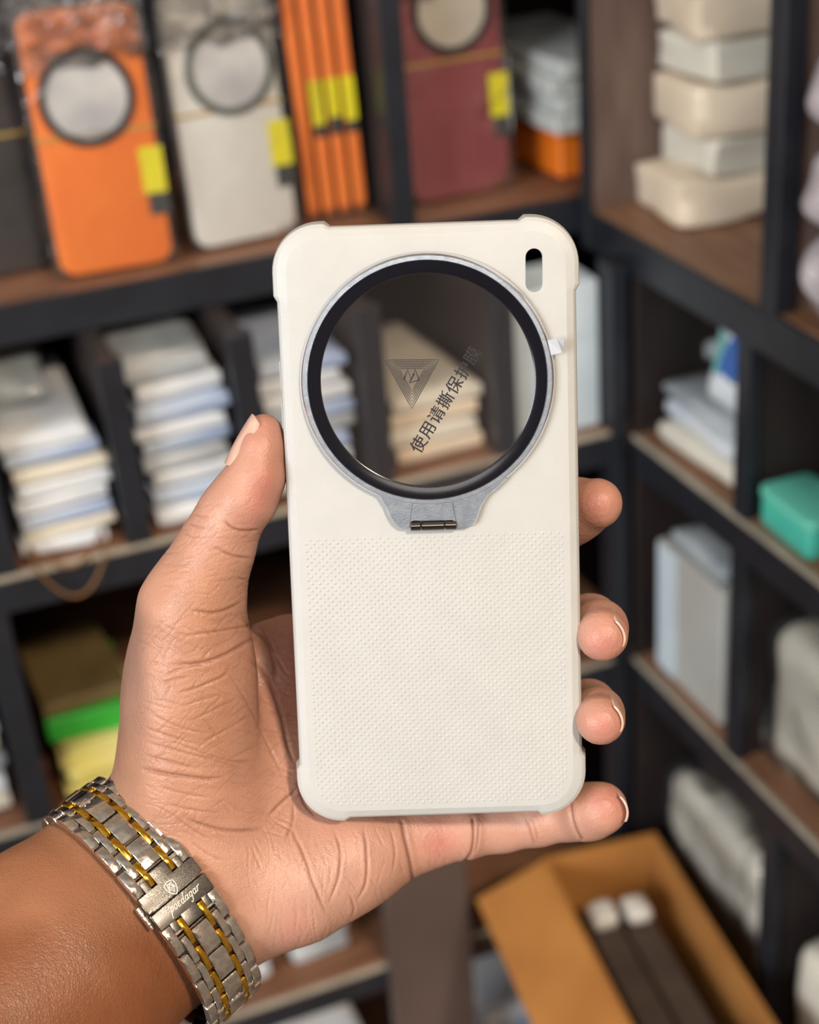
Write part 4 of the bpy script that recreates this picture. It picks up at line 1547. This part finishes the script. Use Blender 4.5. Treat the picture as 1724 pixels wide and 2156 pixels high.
ths = np.linspace(-math.pi, math.pi, 2001)
pts = np.array([band_pt(t) for t in ths])
ss = np.concatenate([[0], np.cumsum(np.linalg.norm(np.diff(pts, axis=0), axis=1))])
PER = ss[-1]
S_SEAM = np.interp(-0.02, ths, ss)


def frame(s):
    th = np.interp((S_SEAM + s) % PER, ss, ths)
    p = band_pt(th)
    e = 1e-3
    t = band_pt(th - e) - band_pt(th + e)          # towards smaller th = +y (up the wrist)
    t /= np.linalg.norm(t)
    n = np.array([-t[1], t[0]])
    if n @ (p - np.array([BOFF, 0])) < 0:
        n = -n
    # local axes: x across the band, y along it, z outwards (metres)
    return Matrix([[1, 0, 0, 0], [0, t[0], n[0], p[0] / 1000], [0, t[1], n[1], p[1] / 1000], [0, 0, 0, 1]])


def extrude_outline(name, out, w, bev=0.00018):
    """outline in (y,z) swept across x with small chamfers"""
    n = len(out)
    cy_ = sum(p[0] for p in out) / n
    cz_ = sum(p[1] for p in out) / n
    loops = []
    for x, k in ((-w / 2, 1), (-w / 2 + bev, 0), (w / 2 - bev, 0), (w / 2, 1)):
        lp = []
        for y, z in out:
            d = math.hypot(y - cy_, z - cz_)
            f = (d - bev * k) / d
            lp.append((x, cy_ + (y - cy_) * f, cz_ + (z - cz_) * f))
        loops.append(lp)
    V_, F_ = bridge(loops)
    bm_ = bmesh.new()
    me_ = mesh(name, V_, F_, False)
    bm_.from_mesh(me_)
    bpy.data.meshes.remove(me_)
    return bm_mesh(name, bm_, True, 32)


def link_outline(L, zt, arch, zb=-0.0012, bar=False):
    o = [(-L / 2, zb), (L / 2, zb), (L / 2, zt - 0.0003)]
    for i in range(7):
        u = 0.94 - 1.88 * i / 6
        o.append((u * L / 2, zt + arch * (1 - u * u)))
    o.append((-L / 2, zt - 0.0003))
    return o


CLASP = 0.0092
NROW = 20
pitch = (PER / 1000 - 2 * CLASP) / NROW
ctr_me = extrude_outline('center_link', link_outline(pitch * 0.95, 0.0012, 0.0007), 0.0052)
inn_me = extrude_outline('inner_link', link_outline(pitch * 0.93, 0.0009, 0.0007), 0.0020)
gold_me = extrude_outline('gold_link', link_outline(pitch * 0.90, 0.0006, 0.0011), 0.00165)
out_me = extrude_outline('outer_link', link_outline(pitch * 0.93, 0.0006, 0.0010), 0.0026)
core_me = box_mesh('link_core', -0.0084, 0.0084, -pitch * 0.5, pitch * 0.5, -0.0010, 0.00005)
XI, XG, XO = 0.0054, 0.0035, 0.0078
for k in range(NROW):
    s = CLASP + pitch * (k + 0.5)
    F = frame(s * 1000)
    link('link_core', core_me, m_pin, watch, F)
    link('center_link', ctr_me, m_sil, watch, F)
    for sx in (-1, 1):
        link('inner_link', inn_me, m_sil, watch, F @ Matrix.Translation((sx * XI, 0, 0)))
for k in range(NROW + 1):
    F = frame((CLASP + pitch * k) * 1000)
    for sx in (-1, 1):
        link('gold_link', gold_me, m_gold, watch, F @ Matrix.Translation((sx * XG, 0, 0.0001)))
        link('outer_link', out_me, m_sil, watch, F @ Matrix.Translation((sx * XO, 0, -0.0001)))
# folding clasp: two engraved plates
for sg_ in (-1, 1):
    F = frame(sg_ * CLASP * 1000 * 0.5)
    F = F @ Matrix.Rotation(0 if sg_ > 0 else math.pi, 4, 'Z')
    bm = bmesh.new()
    h = CLASP / 2
    # plate runs from the seam (y=+h) back to the tongues (y=-h)
    box_bm(bm, -0.0091, 0.0091, h - 0.0050, h - 0.0002, -0.0012, 0.00155, 0.0003, 2)
    box_bm(bm, -0.0026, 0.0026, -h + 0.0006, h - 0.0040, -0.0012, 0.00153, 0.0003, 2)
    for sx in (-1, 1):
        box_bm(bm, sx * XI - 0.0010, sx * XI + 0.0010, -h + 0.0014, h - 0.0040, -0.0012, 0.0015, 0.0003, 2)
    plate = link('clasp_plate', bm_mesh('clasp_plate', bm, True, 30), m_brs, watch, F)
    plate['label'] = 'engraved brushed steel clasp plate'
    if sg_ > 0:
        # lower plate: script lettering (reads along +x, up = +y towards the seam)
        def ell(cx_, cy_, rx, ry, n=14):
            return [(cx_ + rx * math.cos(2 * math.pi * i / n), cy_ + ry * math.sin(2 * math.pi * i / n)) for i in range(n + 1)]
        LET = {
            'p': ([[(0.12, 0.95), (0.10, 0.2), (0.02, -1.0)], [(0.12, 0.62), (0.3, 0.95), (0.58, 0.88), (0.62, 0.5), (0.42, 0.12), (0.14, 0.16)]], 0.86),
            'o': ([ell(0.36, 0.5, 0.30, 0.46)], 0.86),
            'e': ([[(0.62, 0.84), (0.38, 0.98), (0.12, 0.80), (0.22, 0.56), (0.44, 0.54), (0.16, 0.46), (0.06, 0.2), (0.30, 0.02), (0.64, 0.16)]], 0.84),
            'd': ([ell(0.34, 0.45, 0.28, 0.42), [(0.70, 1.9), (0.64, 1.0), (0.62, 0.1), (0.78, 0.04), (0.9, 0.2)]], 0.98),
            'a': ([ell(0.34, 0.48, 0.28, 0.44), [(0.66, 0.95), (0.62, 0.3), (0.70, 0.04), (0.9, 0.2)]], 0.98),
            'g': ([ell(0.34, 0.50, 0.28, 0.42), [(0.66, 0.95), (0.62, 0.0), (0.54, -0.8), (0.26, -0.95), (0.08, -0.66)]], 0.92),
            'r': ([[(0.10, 0.95), (0.08, 0.5), (0.06, 0.02)], [(0.08, 0.55), (0.28, 0.88), (0.56, 0.98), (0.66, 0.9)]], 0.8)}
        x = 0.0
        lines = []
        for ch in 'poedagar':
            pl, adv = LET[ch]
            for ln in pl:
                lines.append([((x + px_) + 0.32 * py_, py_) for px_, py_ in ln])
            x += adv
        u_ = 0.00140
        lines = [[((a - x / 2) * u_ + 0.0008, (b - 0.4) * u_ * 0.98 + 0.0022) for a, b in ln] for ln in lines]
        o = link('engraved_lettering', ribbon('engraved_lettering', lines, 0.00021, 0.00153, 0.00159), m_eng, plate)
    else:
        sh = [(-1.0, 0.72), (-0.5, 0.95), (0.0, 1.06), (0.5, 0.95), (1.0, 0.72), (0.98, 0.1), (0.75, -0.5), (0.38, -0.95), (0.0, -1.2), (-0.38, -0.95), (-0.75, -0.5), (-0.98, 0.1)]
        lines = [[(-a * 0.00155 + 0.0002, -b * 0.0018 + 0.0026) for a, b in sh]]
        link('engraved_shield', ribbon('engraved_shield', lines, 0.00022, 0.00153, 0.00159, True), m_eng, plate)
        inner = [[(-0.6, -0.3), (-0.5, 0.5), (0.0, -0.2), (0.45, 0.5), (0.6, -0.25)], [(-0.45, 0.05), (0.0, 0.5), (0.45, 0.05), (0.0, -0.75), (-0.4, -0.1)], [(-0.5, 0.62), (0.5, 0.62)]]
        inner = [[(-a * 0.00155 + 0.0002, -b * 0.0018 + 0.0026) for a, b in ln] for ln in inner]
        link('engraved_emblem', ribbon('engraved_emblem', inner, 0.00026, 0.00153, 0.00159), m_eng, plate)
F = frame(0.0)
link('clasp_button', box_mesh('clasp_button', -0.0105, -0.0093, -0.0035, 0.0035, -0.0030, -0.0006, 0.0006, 2), m_sil, watch, F)
link('fold_blade', box_mesh('fold_blade', -0.0075, 0.0075, -0.009, 0.009, -0.0026, -0.0014, 0.0003, 1), m_brs, watch, F)
# the watch head on the outer side of the wrist
F = frame(PER / 2 - 3)
link('watch_case', lathe('watch_case', [(0.0001, -0.0040), (0.0150, -0.0040), (0.0192, -0.0015), (0.0195, 0.0035), (0.0180, 0.0058), (0.0165, 0.0060), (0.0160, 0.0050), (0.0001, 0.0050)], 48), m_sil, watch, F @ Matrix.Translation((0, 0, 0.003)))
